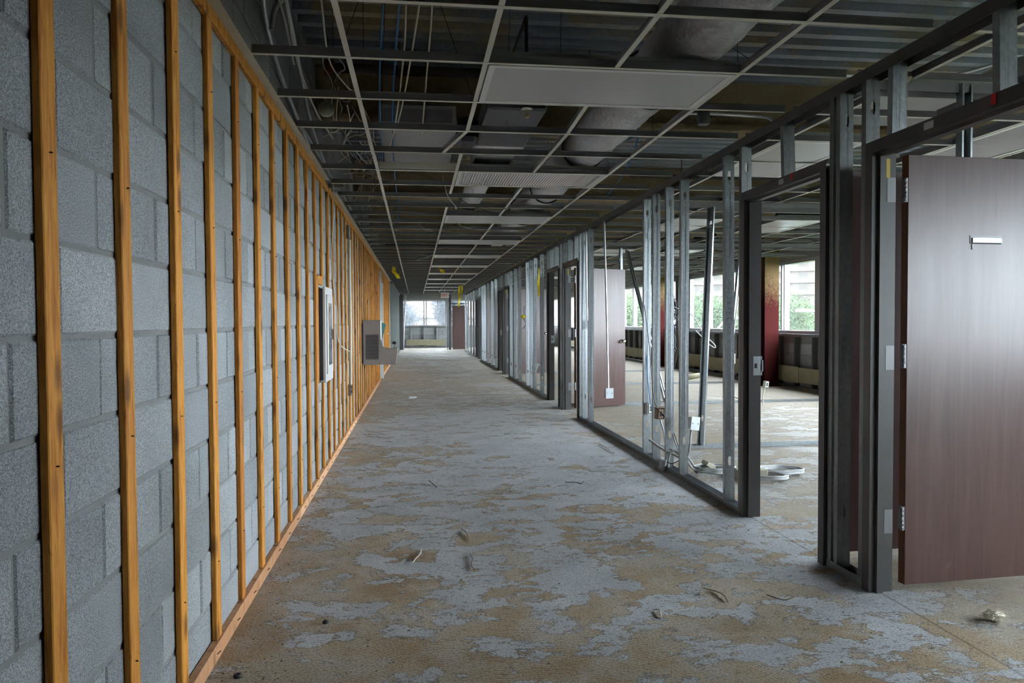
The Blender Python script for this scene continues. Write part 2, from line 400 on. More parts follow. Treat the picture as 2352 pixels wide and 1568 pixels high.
# ---- left block wall
CW, CH = .4064, .2032; bl, bh = .397, .194
def block_mesh(l, name, mat='block_face'):
    c = .006; d = .02
    f0 = [(0, 0, 0), (0, l, 0), (0, l, bh), (0, 0, bh)]
    vs = [(-d, y, z) for _, y, z in f0] + [(-c, y, z) for _, y, z in f0]
    vs += [(0, c, c), (0, l - c, c), (0, l - c, bh - c), (0, c, bh - c)]
    fs = []
    for a in (0, 4):
        for i in range(4): fs.append((a + i, a + (i + 1) % 4, a + 4 + (i + 1) % 4, a + 4 + i))
    fs.append((8, 9, 10, 11))
    m = MB().add(vs, fs); return m.mesh(name, mat), m
me_block, mb_block = block_mesh(bl, 'block')
wl = MB().box(XL - .2, XL - .0045, Y0, Y1, 0, ZD + .08).build('wall_left', 'mortar'); struct(wl, 'grey concrete block wall along the left side of the corridor')
cand = []
for r in range(17):
    ph = .2995 if r % 2 else .0963
    k0 = int((Y0) / CW) - 1
    for k in range(k0, int(Y1 / CW) + 1):
        yb = k * CW + ph
        if yb < Y0 or yb + bl > Y1: continue
        cand.append((r, yb))
def seen_size(r, yb):
    z = r * CH + .1
    if yb < .75 or abs((z - CAM_H) / (yb + .2)) > .62: return 1e3 + abs(yb)
    return yb
cand.sort(key=lambda q: seen_size(*q))
far = MB()
for i, (r, yb) in enumerate(cand):
    dx = random.uniform(-.0025, .0025); z = r * CH + .0046
    if i < 290:
        o = put('block', me_block, wl, (XL + dx, yb, z))
        o.rotation_euler = (0, random.uniform(-.004, .004), random.uniform(-.004, .004))
    else:
        far.add([(p[0] + XL + dx, p[1] + yb, p[2] + z) for p in mb_block.v], mb_block.f)
o = far.build('block_field', 'block_face_far', wl); o['kind'] = 'stuff'; o['label'] = 'concrete blocks further along the wall'

# ---- right window wall: block spandrel, ribbon windows, head
wr = MB().box(XR, XR + .2, Y0, Y1 + .2, 0, 1.0).box(XR, XR + .2, Y0, Y1 + .2, 2.36, ZD + .08).build('wall_right', 'mortar')
struct(wr, 'low block wall and head above the ribbon windows on the right')
me_wb, mb_wb = block_mesh(bl, 'block_r', 'block_face')
flip = Matrix.Scale(-1, 4, (1, 0, 0))
far = MB()
for r in range(4):
    for k in range(int(Y0 / CW), int(Y1 / CW) - 1):
        yb = k * CW + (.2 if r % 2 else 0)
        if 9.5 < yb < 25: 
            o = put('block', me_wb, wr, (XR - .005, yb + bl, r * CH + .0046), (0, 0, math.pi))
        else: far.add([(XR - .005 - p[0], yb + bl - p[1], p[2] + r * CH + .0046) for p in mb_wb.v], mb_wb.f)
o = far.build('block_field', 'block_face_far', wr); o['kind'] = 'stuff'; o['label'] = 'rows of concrete blocks below the windows'

def ribbon(idx, label, axis, fixed, a0, a1, npan, z0, z1, glass, out):
    # aluminium ribbon window; axis 'y' runs along Y at X=fixed, 'x' runs along X at Y=fixed ; out = direction of outside
    root = bpy.data.objects.new('window_%d' % idx, None); COL.objects.link(root)
    root.location = (fixed, a0, z0) if axis == 'y' else (a0, fixed, z0); root['kind'] = 'structure'; root['label'] = label
    def bxx(u0, u1, d0, d1, w0, w1):
        m = MB()
        d0, d1 = sorted((d0 * out, d1 * out))
        return m.box(d0, d1, u0, u1, w0, w1) if axis == 'y' else m.box(u0, u1, d0, d1, w0, w1)
    L = a1 - a0; H = z1 - z0
    for nm, q in (('sill', bxx(0, L, -.05, .12, 0, .05)), ('head', bxx(0, L, .0, .12, H - .06, H))): q.build(nm, 'aluminium', root)
    for i in range(npan + 1):
        u = L * i / npan
        for du in (-.075, .035):
            bxx(max(0, u + du), min(L, u + du + .04), .0, .1, .05, H - .06).build('mullion', 'aluminium', root)
    for i in range(npan):
        bxx(L * i / npan + .07, L * (i + 1) / npan - .07, .05, .056, .05, H - .06).build('pane', glass, root)
    return root
wi = 1
ys = [-7.0 + 6.15 * k for k in range(7)]
offs = 12.23 - 1.23 * 15 - .0
ybay = [Y0, offs + 6.15] + [offs + 6.15 * k for k in range(2, 7)]
for k in range(len(ybay) - 1):
    a0 = ybay[k]; a1 = ybay[k + 1]
    ribbon(wi, 'aluminium ribbon window in the right wall, ' + ['bay behind the viewer', 'bay beside the viewer', 'bay hidden behind the open door', 'bay beside the nearer red column', 'bay beside the dark pier', 'bay beyond the far red column'][k], 'y', XR, a0, a1, max(1, round((a1 - a0) / 1.23)), 1.0, 2.36, 'window_glass', 1); wi += 1
# leftover bit at the far corner
ribbon(wi, 'aluminium ribbon window in the right wall at the far corner', 'y', XR, ybay[-1], Y1 - .1, 4, 1.0, 2.36, 'window_glass', 1); wi += 1

# ---- end wall with windows
we = MB().box(XL - .2, XR + .2, Y1, Y1 + .2, 0, 1.02).box(XL - .2, XR + .2, Y1, Y1 + .2, 2.28, ZD + .08).box(XL - .2, -.58, Y1, Y1 + .2, 1.0, 2.3).build('wall_end', 'mortar')
struct(we, 'far end wall with low block base under wide windows')
ribbon(wi, 'wide hazy window at the far end of the corridor with trees outside', 'x', Y1, -.58, 1.46, 2, 1.02, 2.28, 'window_glass_dirty', 1); wi += 1
ribbon(wi, 'end wall windows behind the right hand offices', 'x', Y1, 1.46, 6.9, 5, 1.02, 2.28, 'window_glass', 1); wi += 1
for o in ('trim_2',):
    MB().box(6.9, 7.2, Y1, Y1 + .2, 1.0, 2.3).build(o, 'aluminium_dark'); struct(bpy.data.objects[o], 'dark corner post at the far end window')
for r in range(5):
    for k in range(5):
        put('block', me_wb, we, (-.55 + k * CW + (.2 if r % 2 else 0), Y1 - .005, r * CH + .0046), (0, 0, -math.pi / 2))
# ---- wall behind the camera
wb = MB().box(XL - .2, XR + .2, Y0 - .2, Y0, 0, ZD + .08).build('wall_back', 'mortar')
struct(wb, 'plain block wall behind the viewer')

o = MB().box(XP0, XP0 + .12, Y0, 1.7, 0, 2.42).build('wall_partition_blocker', 'white_paint'); struct(o, 'unseen boarded length of the corridor partition beside the viewer, sized to block side light')  # unseen wall, its length set to shade the near wall and floor
# ---- what lies under the windows on the right: steel furring, board strips
def low_furring(name, label, axis, fixed, a0, a1, sgn, board_gap=1.22):
    loc = (fixed, a0, 0) if axis == 'y' else (a0, fixed, 0)
    root = thing(name, label, 'wall framing', loc)
    B = lambda m, u0, u1, d0, d1, z0, z1: (m.box(min(sgn * d0, sgn * d1), max(sgn * d0, sgn * d1), u0, u1, z0, z1) if axis == 'y' else m.box(u0, u1, min(sgn * d0, sgn * d1), max(sgn * d0, sgn * d1), z0, z1))
    L = a1 - a0
    B(MB(), 0, L, .02, .13, .94, .99).build('top_track', 'galvanised_dull', root)
    B(MB(), 0, L, .02, .13, 0, .035).build('bottom_track', 'galvanised_dull', root)
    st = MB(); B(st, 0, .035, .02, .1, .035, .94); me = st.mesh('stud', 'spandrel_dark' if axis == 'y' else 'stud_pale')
    st = MB(); B(st, 0, .012, .1, .13, .035, .94); me2 = st.mesh('stud_edge', 'galvanised_dull')
    u = .3
    while u < L:
        o = put('stud', me, root, (0, u, 0) if axis == 'y' else (u, 0, 0)); put('stud_flange', me2, o); u += .61
    u = .1
    while u < L - .3:
        ln = min(board_gap * random.uniform(.8, 1.0), L - u); h = .40 + random.uniform(-.02, .02)
        B(MB(), u, u + ln - .015, .132, .145, .09 + random.uniform(0, .03), h).build('board_strip', 'board_tan', root); u += ln
    return root
low_furring('window_furring', 'dark steel studs with a tan board strip below the right windows, nearer half', 'y', XR, 8.2, 18.35, -1)
low_furring('window_furring', 'dark steel studs with a tan board strip below the right windows, far half', 'y', XR, 18.75, 34, -1)
low_furring('window_furring', 'steel studs and tan board strip under the far end window', 'x', Y1, -.55, 1.40, -1)
# pier between the two halves
o = MB().box(6.72, 7.0, 18.37, 18.62, 0, 2.40).build('trim_3', 'spandrel_dark'); struct(o, 'narrow dark pier between the window bays')

# ---- steel columns
for yc, lb in ((13.33, 'red painted steel column with tan overspray on top, beside the nearer windows'), (19.6, 'red steel column standing far off between the steel studs'), (25.9, 'red steel column near the far end of the window wall')):
    root = thing('steel_column', lb, 'column', (6.64, yc, 0), group=None)
    m = MB(); m.box(-.14, .14, -.15, -.13, 0, ZD).box(-.14, .14, .13, .15, 0, ZD).box(-.008, .008, -.13, .13, 0, ZD).build('shaft', 'column_red', root)
    MB().box(-.18, .18, -.2, .2, 0, .02).build('base_plate', 'column_red', root)
# steel corner strip next to the near column
o = MB().sheet([(0, 0), (.04, 0), (.04, .06)], XY, 0, 2.36, .0015).build('corner_stud', 'galvanised', None, (6.84, 13.42, 0)); tag(o, 'bright steel stud upright just right of the red column', 'stud')

# ================================================================== WOOD FURRING ON THE BLOCK WALL
XF = -.745                                    # front face of the strips
fr = thing('furring_frame', 'orange timber furring strips and plates fixed over the grey block wall', 'wall framing', (XF, 0, 0))
strip_w, strip_d = .064, .019
ys_strip = [1.615 + .4125 * k for k in range(-3, 50)]
CABY0, CABY1 = 5.98, 6.50
def strip(y, z0, z1, wob=.0):
    m = MB().cbox(-strip_d, 0, 0, strip_w, 0, z1 - z0, .0025)
    o = m.build('stud', 'fir', fr, (random.uniform(-.001, .002), y, z0))
    top = random.uniform(-.006, .006)
    o.rotation_euler = (top / 2.3, random.uniform(-.002, .001), random.uniform(-.012, .012)); return o
for y in ys_strip:
    if y > 21.6: break
    if 15.9 < y < 17.0: continue
    if abs(y - 6.15) < .2:
        strip(y, 1.60, 2.375); strip(y, .06, .76)
    elif abs(y - 11.06) < .3 or abs(y - 10.65) < .2:
        strip(y, .06, 2.375)
    else: strip(y, .06, 2.375)
# trimmer beside the extinguisher cabinet and its little head block
strip(5.80, .78, 1.60); MB().cbox(-.019, .0, 0, .30, 0, .07, .003).build('head_block', 'fir', fr, (0, 5.868, 1.545))
# plates, in three lengths each
for a, b in ((.2, 4.8), (4.802, 9.4), (9.402, 15.85), (17.05, 21.9)):
    MB().cbox(-.021, .010, a, b, 0, .06, .003).build('bottom_plate', 'fir_plate', fr)
for a, b, dz in ((.2, 3.9, 0), (3.902, 6.58, -.002), (6.60, 11.0, 0), (11.003, 15.9, 0), (15.903, 21.9, 0)):
    MB().cbox(-.021, .004, a, b, 2.372 + dz, 2.43 + dz, .003).build('top_plate', 'fir', fr)
# nail heads on the near strips
nails = MB()
for y in ys_strip[2:16]:
    for z in (.35, .95, 1.6, 2.1):
        nails.box(-.0005, .006, y + .028, y + .031, z, z + .003)
for k in range(26):
    yy = 2.5 + k * .31; nails.tube([(.011, yy, .03), (.02, yy + .012, .036)], .002, 5)
o = nails.build('nails', 'dark_slot', fr); o['kind'] = 'stuff'

# recessed extinguisher cabinet
cb = thing('extinguisher_cabinet', 'tall white fire extinguisher cabinet with a glass strip on the timber wall', 'cabinet', (XL, CABY0, .77))
MB().box(0.002, .045, .02, .50, .02, .74).build('tub', 'aluminium_dark', cb)
m = MB(); m.box(.040, .058, 0, .52, 0, .06).box(.040, .058, 0, .52, .70, .76).box(.040, .058, 0, .06, .06, .70).box(.040, .058, .46, .52, .06, .70)
m.build('trim_frame', 'cabinet_white', cb)
d = MB(); d.box(.045, .068, .065, .455, .065, .695); d.build('cabinet_door', 'cabinet_white', cb)
MB().box(.068, .070, .15, .37, .13, .63).build('glass_strip', 'cabinet_glass', cb)
MB().box(.068, .078, .39, .405, .33, .42).build('pull', 'chrome', cb)

# bare steel conduit drop with boxes
cd = thing('wall_conduit', 'pale vertical conduit with an open box at each end on the timber wall', 'conduit', (-.735, 8.30, 0))
m = MB().tube(smooth_path([(0.02, 0, .56), (.022, .01, 1.2), (.018, .03, 1.8), (.02, .02, 2.15)], 5), .016, 10); m.build('pipe', 'ivory_paint', cd)
bx = MB(); bx.box(-.04, .02, -.05, .05, 2.16, 2.30).build('junction_box', 'galvanised_dull', cd)
MB().box(-.04, .025, -.035, .035, .44, .56).build('outlet_box', 'galvanised_dull', cd)
for dz in (.47, .52): MB().box(.025, .03, -.02, .02, dz, dz + .022).build('receptacle', 'black_plastic', cd)

# refrigerated drinking fountain on the left wall
wf = thing('drinking_fountain', 'stainless steel drinking fountain with louvred side mounted on the timber wall', 'drinking fountain', (-.74, 10.62, .64))
m = MB(); prof = [(0, 0), (.25, 0), (.25, .625), (0, .625)]
m.cbox(.0, .25, 0, .43, 0, .632, .006).build('body', 'stainless', wf)
lv = MB(); 
MB().box(.035, .215, -.004, .0, .075, .425).build('louvre_shade', 'dark_slot', wf)  # dark sheet standing in for the shade behind the louvres
for k in range(26):
    z = .08 + k * .0133
    MB().add([(.035, -.006, z), (.215, -.006, z), (.215, -.002, z + .0085), (.035, -.002, z + .0085), (.035, -.002, z), (.215, -.002, z)], [(0, 1, 2, 3), (0, 4, 5, 1)]).build('louvre', 'stainless', wf)
mb_ = MB().prism([(.25, 0), (.45, 0), (.475, .20), (.475, .225), (.40, .215), (.30, .225), (.27, .26), (.26, .34), (.25, .36)], XZ, 0, .43); mb_.build('basin', 'stainless', wf)
MB().box(.2505, .4515, -.003, 0, .01, .205).build('side_panel', 'stainless', wf)
MB().tube([(.42, .2, .215), (.42, .2, .27), (.44, .2, .29)], .012, 8).build('bubbler', 'chrome', wf)
MB().lathe([(.0, 0), (.03, .002), (.032, .02), (.02, .035), (0, .038)], 12, 0, Matrix.Translation((.43, .2, .285))).build('bubbler_guard', 'black_plastic', wf)
MB().box(-.03, 0, .02, .40, .02, .58).build('mounting_box', 'aluminium_dark', wf)
MB().add([(.262, -.004, .36), (.325, -.006, .57), (.262, -.004, .60), (.255, -.004, .30), (.275, -.005, .25)], [(0, 1, 2), (0, 3, 4)]).add([(.262, 0, .36), (.325, -.003, .57), (.262, 0, .60), (.255, 0, .30), (.275, -.002, .25)], [(2, 1, 0), (4, 3, 0)]).build('protective_film', 'teal_film', wf)
wfc = MB().tube(smooth_path([(-.30, 10.60, .80), (-.36, 10.585, .78), (-.40, 10.59, .82), (-.38, 10.59, .70), (-.44, 10.6, .60), (-.60, 10.6, .66)], 6), .003, 6).build('loose_wire', 'grey_cable'); tag(wfc, 'thin wire dangling over the side of the drinking fountain', 'wire')

# pale door leaf edge and frame in the left wall, further on
ld = thing('pale_door', 'pale painted door standing ajar in the far left wall beyond the fountain', 'door', (-.74, 16.0, 0))
MB().box(-.02, .055, 0, .05, .04, 2.08).build('slab', 'white_paint', ld)
for z in (.25, 1.0, 1.85): MB().box(.055, .058, -.002, .03, z, z + .1).build('hinge', 'dark_slot', ld)
MB().lathe([(.0, 0), (.012, 0), (.012, .03), (.028, .045), (.026, .065), (0, .07)], 12, 0, Matrix.Translation((.05, .9, .98)) @ Matrix.Rotation(R(90), 4, 'Y')).build('knob', 'chrome', ld)
MB().box(-.02, .02, .055, .95, .02, 2.08).build('leaf', 'fir', ld)

# steel studs continuing the left wall
sf = thing('steel_furring', 'row of galvanised steel studs continuing the left wall past the timber', 'wall framing', (-.75, 22, 0))
me = MB().sheet([(.0, .0), (.0, .04), (.06, .04), (.06, 0)], XY, 0, 2.40, .0015).mesh('stud', 'stud_pale')
for k in range(20): put('stud', me, sf, (0, .1 + k * .5, 0), (random.uniform(-.006, .006), 0, 0))
MB().box(0, .08, 0, 10.3, 2.38, 2.41).build('top_track', 'galvanised_dull', sf); MB().box(0, .08, 0, 10.3, 0, .03).build('bottom_track', 'galvanised_dull', sf)
# dark post ending the corridor on the left
o = MB().sheet([(0, .1), (0, 0), (.22, 0), (.22, .1)], XY, 0, 2.44, .004).box(.06, .09, -.03, 0, 0, 2.44).build('end_post', 'bronze_paint', None, (-.762, 33.0, 0)); tag(o, 'dark steel post at the far left end of the corridor', 'post')
o = MB().tube([(-.55, 33.2, .02), (-.50, 33.25, 1.2), (-.42, 33.3, 2.42)], .014, 8).build('leaning_conduit', 'conduit_metal'); tag(o, 'leaning steel pipe in front of the far end window', 'pipe')

# ================================================================== STEEL STUD PARTITION (right side of corridor)
def plate_hole(mb, x0, x1, z0, z1, holes, y, th):
    # web plate in XZ at y, with slotted octagon holes
    zs = [z0]; 
    def quad(pts):
        n = len(pts); vs = [(px, y, pz) for px, pz in pts] + [(px, y + th, pz) for px, pz in pts]
        mb.add(vs, [tuple(range(n))[::-1], tuple(range(n, 2 * n))] + [(i, (i + 1) % n, n + (i + 1) % n, n + i) for i in range(n)])
    cur = z0; hw = .013; hh = .030; xc = (x0 + x1) / 2
    for hz in sorted(holes):
        quad([(x0, cur), (x1, cur), (x1, hz - .05), (x0, hz - .05)])
        o = [(x0, hz - .05), (x1, hz - .05), (x1, hz), (x1, hz + .05), (x0, hz + .05), (x0, hz)]
        i = [(xc - hw * .6, hz - hh), (xc + hw * .6, hz - hh), (xc + hw, hz), (xc + hw * .6, hz + hh), (xc - hw * .6, hz + hh), (xc - hw, hz)]
        for k in range(6): quad([o[k], o[(k + 1) % 6], i[(k + 1) % 6], i[k]])
        cur = hz + .05
    quad([(x0, cur), (x1, cur), (x1, z1), (x0, z1)])
def stud_mb(L, D=.065, W=.034, holes=(.28, 2.2)):
    m = MB(); plate_hole(m, 0, D, 0, L, [h for h in holes if h < L - .1], 0, .0012)
    m.sheet([(0.0, .0), (0, W), (.010, W)], XY, 0, L, .0012); m.sheet([(D - .010, W), (D, W), (D, 0)], XY, 0, L, .0012)
    return m
me_stud = stud_mb(2.34).mesh('stud', 'galvanised')
me_stud_dull = stud_mb(2.34).mesh('stud', 'galvanised_dull')
me_cripple = stud_mb(.32, holes=()).mesh('cripple_stud', 'galvanised')
ZT = 2.40
def track(a, b, top, root, ybase):
    m = MB()
    P = [(0, 0), (0, .045), ] 
    if top: m.sheet([(0, ZT - .055), (0, ZT), (.068, ZT), (.068, ZT - .055)], XZ, a - ybase, b - ybase, -.0015 if False else .0015)
    else: m.sheet([(.068, .038), (.068, 0.001), (0, 0.001), (0, .038)], XZ, a - ybase, b - ybase, -.0015)
    return m.build('top_track' if top else 'bottom_track', 'track_shaded' if top else 'galvanised', root)
def section(label, a, b, studs, ta=None, tb=None, cripples=(), extra=()):
    root = thing('partition_frame', label, 'stud wall', (XP0, a, 0))
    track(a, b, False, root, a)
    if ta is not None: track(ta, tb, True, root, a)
    for s in studs:
        y, lean, dull, flip_ = (s + (0, 0, 0))[:4] if isinstance(s, tuple) else (s, 0, 0, 0)
        o = put('stud', me_stud_dull if dull else me_stud, root, (.001, y - a, .02))
        o.rotation_euler = (lean, 0, random.uniform(-.05, .05))
        if flip_: o.scale = (1, -1, 1)
    for y in cripples:
        o = put('cripple_stud', me_cripple, root, (.001, y - a, 2.055)); o.rotation_euler = (random.uniform(-.08, .05), 0, 0)
    return root
section('short steel stud stub between the two nearest door frames', 3.175, 3.495, [(3.19, 0, 1), (3.455, 0, 1, 0), (3.40, 0, 1)], 1.4, 4.47, (3.00, 3.95, 2.4))
secA = section('open steel stud wall right of the corridor between the nearest doorways', 4.485, 9.26,
        [(4.50, 0, 1), (4.74, -.012), (5.60, .006), (5.93, 0), (6.27, -.004), (6.54, .003), (8.72, 0), (9.05, .004), (9.21, 0)], 4.47, 10.2, (9.5, 9.9))
section('narrow steel stub between the second pair of door frames', 10.25, 10.535, [(10.27, 0, 1), (10.49, 0, 1)], 10.2, 11.5, (10.9, 11.3))
secB = section('open steel stud wall with bent studs past the second pair of doorways', 11.52, 16.32,
        [(11.55, 0, 1), (12.2, 0), (13.0, .05), (13.25, -.045), (13.8, 0), (14.84, 0, 1), (15.5, 0), (16.25, 0)], 11.5, 17.3, (16.7, 17.0))
section('narrow steel stub between the third pair of door frames', 17.31, 17.58, [(17.33, 0, 1), (17.55, 0, 1)], 17.3, 18.6, (18.0,))
section('far run of open steel studs past the third pair of doorways', 18.57, 23.35, [(18.6, 0, 1), 19.4, (20.4, .02), (21.5, 0, 1), 22.6, 23.3], 18.6, 24.4, (23.8,))
section('small stub of steel studs at the far pair of doorways', 24.37, 24.64, [24.4, 24.6], 24.4, 25.7)
section('last run of steel studs before the end of the corridor', 25.65, 31.6, [(25.7, 0, 1), 26.9, (28.3, .02), 29.7, 31.2], 25.7, 31.6)

# ---- door frames
DF0, DF1 = 2.047, 2.160
def door_frame(idx, ya, yb, label, hinge_at, stickers=False):
    root = thing('door_frame', label, 'door frame', (DF0, ya, 0))
    D = DF1 - DF0; zc = 2.0; Wd = yb - ya
    P = [(.014, .05), (0, .05), (0, 0), (.030, 0), (.030, -.016), (.056, -.016), (.056, 0), (D, 0), (D, .05), (D - .014, .05)]
    MB().sheet([(x, -w) for x, w in P], XY, 0, zc + .0, .0016).build('jamb', 'bronze_paint', root)
    MB().sheet([(x, Wd + w) for x, w in P][::-1], XY, 0, zc + .0, .0016).build('jamb', 'bronze_paint', root)
    MB().sheet([(x, zc + w) for x, w in P][::-1], XZ, -.05, Wd + .05, .0016).build('header', 'bronze_paint', root)
    yh = 0 if hinge_at == 'near' else Wd
    sg = 1 if hinge_at == 'near' else -1
    for z in (.27, 1.02, 1.78):
        MB().box(.072, D, min(yh, yh + sg * .003), max(yh, yh + sg * .003), z, z + .11).build('hinge_plate', 'hinge_steel', root)
    ys_ = Wd if hinge_at == 'near' else 0; sg2 = -sg
    MB().box(.058, D + .010, min(ys_, ys_ + sg2 * .002), max(ys_, ys_ + sg2 * .002), .90, 1.02).box(D, D + .018, min(ys_, ys_ + sg2 * .002), max(ys_, ys_ + sg2 * .002), .925, .995).build('strike_plate', 'box_grey', root)
    MB().box(.072, .090, min(ys_ + sg2 * .002, ys_ + sg2 * .003), max(ys_ + sg2 * .002, ys_ + sg2 * .003), .945, .975).build('latch_hole_shade', 'dark_slot', root)  # thin dark plate standing in for the shaded latch opening
    MB().box(.066, .086, min(yh, yh + sg * .002), max(yh, yh + sg * .002), 1.89, 1.975).build('rating_plate', 'brass', root)
    if stickers:
        for yy, wdt, mt, nm in stickers:
            MB().box(-.0040, -.001, yy - ya, yy - ya + wdt, zc + .012, zc + .04 if mt == 'label_white' else zc + .05).build(nm, mt, root)
    return root
door_frame(1, 2.23, 3.12, 'near dark metal door frame holding the open door at the right edge', 'far', [(2.72, .055, 'label_white', 'sticker'), (2.40, .022, 'label_red', 'tape_mark')])
door_frame(2, 3.55, 4.435, 'dark metal door frame with white sticker and red mark, second from the right edge', 'near', [(3.93, .055, 'label_white', 'sticker'), (3.83, .022, 'label_red', 'tape_mark')])
door_frame(3, 9.31, 10.20, 'dark door frame hinging the grey brown door, nearer of the second pair', 'far', [(9.72, .05, 'label_red', 'tape_mark')])
door_frame(4, 10.585, 11.47, 'black looking door frame with strike plate, farther of the second pair', 'near')
door_frame(5, 16.37, 17.26, 'dark door frame, nearer of the third pair down the corridor', 'far')
door_frame(6, 17.63, 18.52, 'dark door frame, farther of the third pair down the corridor', 'near')
door_frame(7, 23.43, 24.32, 'small dark door frame, nearer of the last pair', 'far')
door_frame(8, 24.70, 25.59, 'small dark door frame, farther of the last pair', 'near')

def door(label, loc, rz, knob=True, slot=False, hinges=True, mirror=False, w=.885, h=1.98):
    root = thing('door', label, 'door', loc, (0, 0, rz))
    t_ = .044
    m = MB(); m.cbox(0, w, 0, t_, 0, h, .0015)
    me_f = []
    m.mi = [0] * len(m.f)
    for i, f in enumerate(m.f):
        xs = [m.v[q][0] for q in f]; zs = [m.v[q][2] for q in f]
        if max(xs) < .003 or min(xs) > w - .003 or max(zs) < .003 or min(zs) > h - .003: m.mi[i] = 1
    m.build('slab', ['door_veneer', 'door_edge'], root)
    if hinges:
        for z in (.255, 1.005, 1.765):
            hb = MB().box(-.003, 0, .002, .042, z, z + .11)
            for k in range(5): hb.lathe([(.0068, 0), (.0068, .0205)], 10, 0, Matrix.Translation((-.022, -.006, z + .0015 + k * .0215)))
            hb.box(-.022, -.003, .0, .003, z, z + .11); hg = hb.build('hinge', 'hinge_steel', root)
            sc_ = MB()
            for zz in (.018, .045, .067, .092): sc_.lathe([(.0045, 0), (.004, .0012)], 8, 0, Matrix.Translation((-.003, .028 if zz in (.018, .092) else .016, z + zz)) @ Matrix.Rotation(R(-90), 4, 'Y'))
            sc_.build('screws', 'galvanised_dull', hg)
    if knob:
        for sg in (-1, 1):
            T = Matrix.Translation((w - .065, 0 if sg < 0 else t_, .93)) @ Matrix.Rotation(R(90 if sg < 0 else -90), 4, 'X')
            MB().lathe([(.033, 0), (.032, .006), (.014, .012), (.013, .03), (.027, .042), (.029, .055), (.022, .066), (.006, .068)], 18, 0, T).build('knob', 'chrome', root)
    if slot:
        s0 = .325
        pl = MB().box(s0, s0 + .178, -.003, 0, 1.582, 1.618).build('name_plate_slot', 'label_white', root)
        MB().box(s0 + .012, s0 + .166, -.006, -.003, 1.585, 1.607).build('slot_insert', 'box_grey', pl)
        MB().box(s0 + .004, s0 + .012, -.0045, -.003, 1.582, 1.607).box(s0 + .004, s0 + .166, -.0045, -.003, 1.5795, 1.585).build('slot_gap_shade', 'dark_slot', pl)  # dark strips standing in for the shaded gap round the insert
        MB().box(s0 + .010, s0 + .014, -.004, 0, 1.553, 1.578).build('clip', 'white_paint', pl)
    return root
door('dark red brown wood door with a name plate slot, open at the right edge', (2.235, 3.135, .02), R(3), True, True)
door('dark brown door seen edge on behind the near door frames', (2.24, 3.585, .035), R(2), True)
door('grey brown wood door with round knob behind the steel studs', (2.235, 10.22, .015), R(23), True)
door('reddish brown door with brass coloured knob further down, seen through bent studs', (2.24, 17.28, .015), R(8), True)
door('small dark brown door near the end of the corridor behind studs', (2.24, 24.34, .015), R(8), True, hinges=False)
door('plain dark brown door facing the viewer at the far end of the corridor', (1.60, 32.75, .01), R(1), False, hinges=False, w=.66, h=1.93)
# end posts around that door
o = MB().sheet([(0, .1), (0, 0), (.12, 0), (.12, .1)], XY, 0, 2.42, .003).build('end_post', 'bronze_paint', None, (1.43, 32.7, 0)); tag(o, 'dark steel post left of the far brown door', 'post')
o = MB().sheet([(0, .09), (0, 0), (.035, 0), (.035, .09)], XY, 0, 2.42, .0015).build('steel_stud', 'galvanised', None, (1.37, 32.9, 0)); tag(o, 'bright steel stud beside the dark far post', 'stud')
o = MB().box(0, .75, 0, .08, 0, .05).build('door_head', 'bronze_paint', None, (1.55, 32.72, 2.0)); tag(o, 'dark door head bar above the far brown door', 'door frame')

# ================================================================== SUSPENDED GRID
def tee_along(axis, a, b):
    m = MB()
    for (u0, u1, w0, w1, mi) in ((-.012, .012, 0, .0015, 0), (-.0006, .0006, .0015, .036, 1), (-.0035, .0035, .032, .04, 1)):
        if axis == 'y': m.box(u0, u1, a, b, w0, w1, mi)
        else: m.box(a, b, u0, u1, w0, w1, mi)
    return m
GX = [-.285, .325, .935, 1.545]; GY0 = 3.385; GP = .6096
rows = [GY0 + GP * k for k in range(-12, 47)]
fix_rows = [k for k in range(0, 44, 4)]        # fixture every fourth cell
cg = thing('ceiling_grid', 'cream suspended ceiling grid with empty cells over the corridor', 'ceiling grid', (0, 0, ZG))
me_cross = tee_along('x', -.70, XP0 + .02).mesh('cross_runner', ['tee_white', 'tee_steel'])
for y in rows:
    if y > 31.5: break
    o = put('cross_runner', me_cross, cg, (0, y + random.uniform(-.006, .006), 0)); o.rotation_euler = (random.uniform(-.05, .05), random.uniform(-.001, .001), random.uniform(-.003, .003))
def tee(xa, ya, xb, yb, za=0, zb=0):
    L = math.hypot(xb - xa, yb - ya); m = tee_along('y', 0, L)
    o = m.build('grid_tee', ['tee_white', 'tee_steel'], cg, (xa, ya, .002 + za)); o.rotation_euler = (math.asin((zb - za) / L), 0, -math.atan2(xb - xa, yb - ya)); return o
for x in (GX[0], GX[3]):
    y = -2.0
    while y < 31:
        nx = min(y + 3.658, 31.4); tee(x + random.uniform(-.004, .004), y, x + random.uniform(-.004, .004), nx); y = nx
# second line, with the knocked out lengths the photo shows
x = GX[1]
for ya, xb, yb, dx in ((-2, x, 4.6, 0), (4.6, x - .125, 5.2, 0), (5.24, x, 6.86, 0), (7.66, x, 14.2, 0), (14.25, x, 20.2, 0), (20.2, x, 31.4, 0)):
    tee(x if ya != 4.6 else x, ya, xb, yb)
tee(x - .01, 13.3, x - .30, 14.3)
# third line stops at every light fixture
x = GX[2]
for i, k in enumerate([-4] + fix_rows):
    ya = GY0 + GP * (k + 1); yb = GY0 + GP * (k + 4)
    if yb > 31.4: break
    if i == 1: tee(x, ya, x + .02, ya + GP); tee(x + .02, ya + GP, x + .0, yb)
    else: tee(x, ya, x, yb)
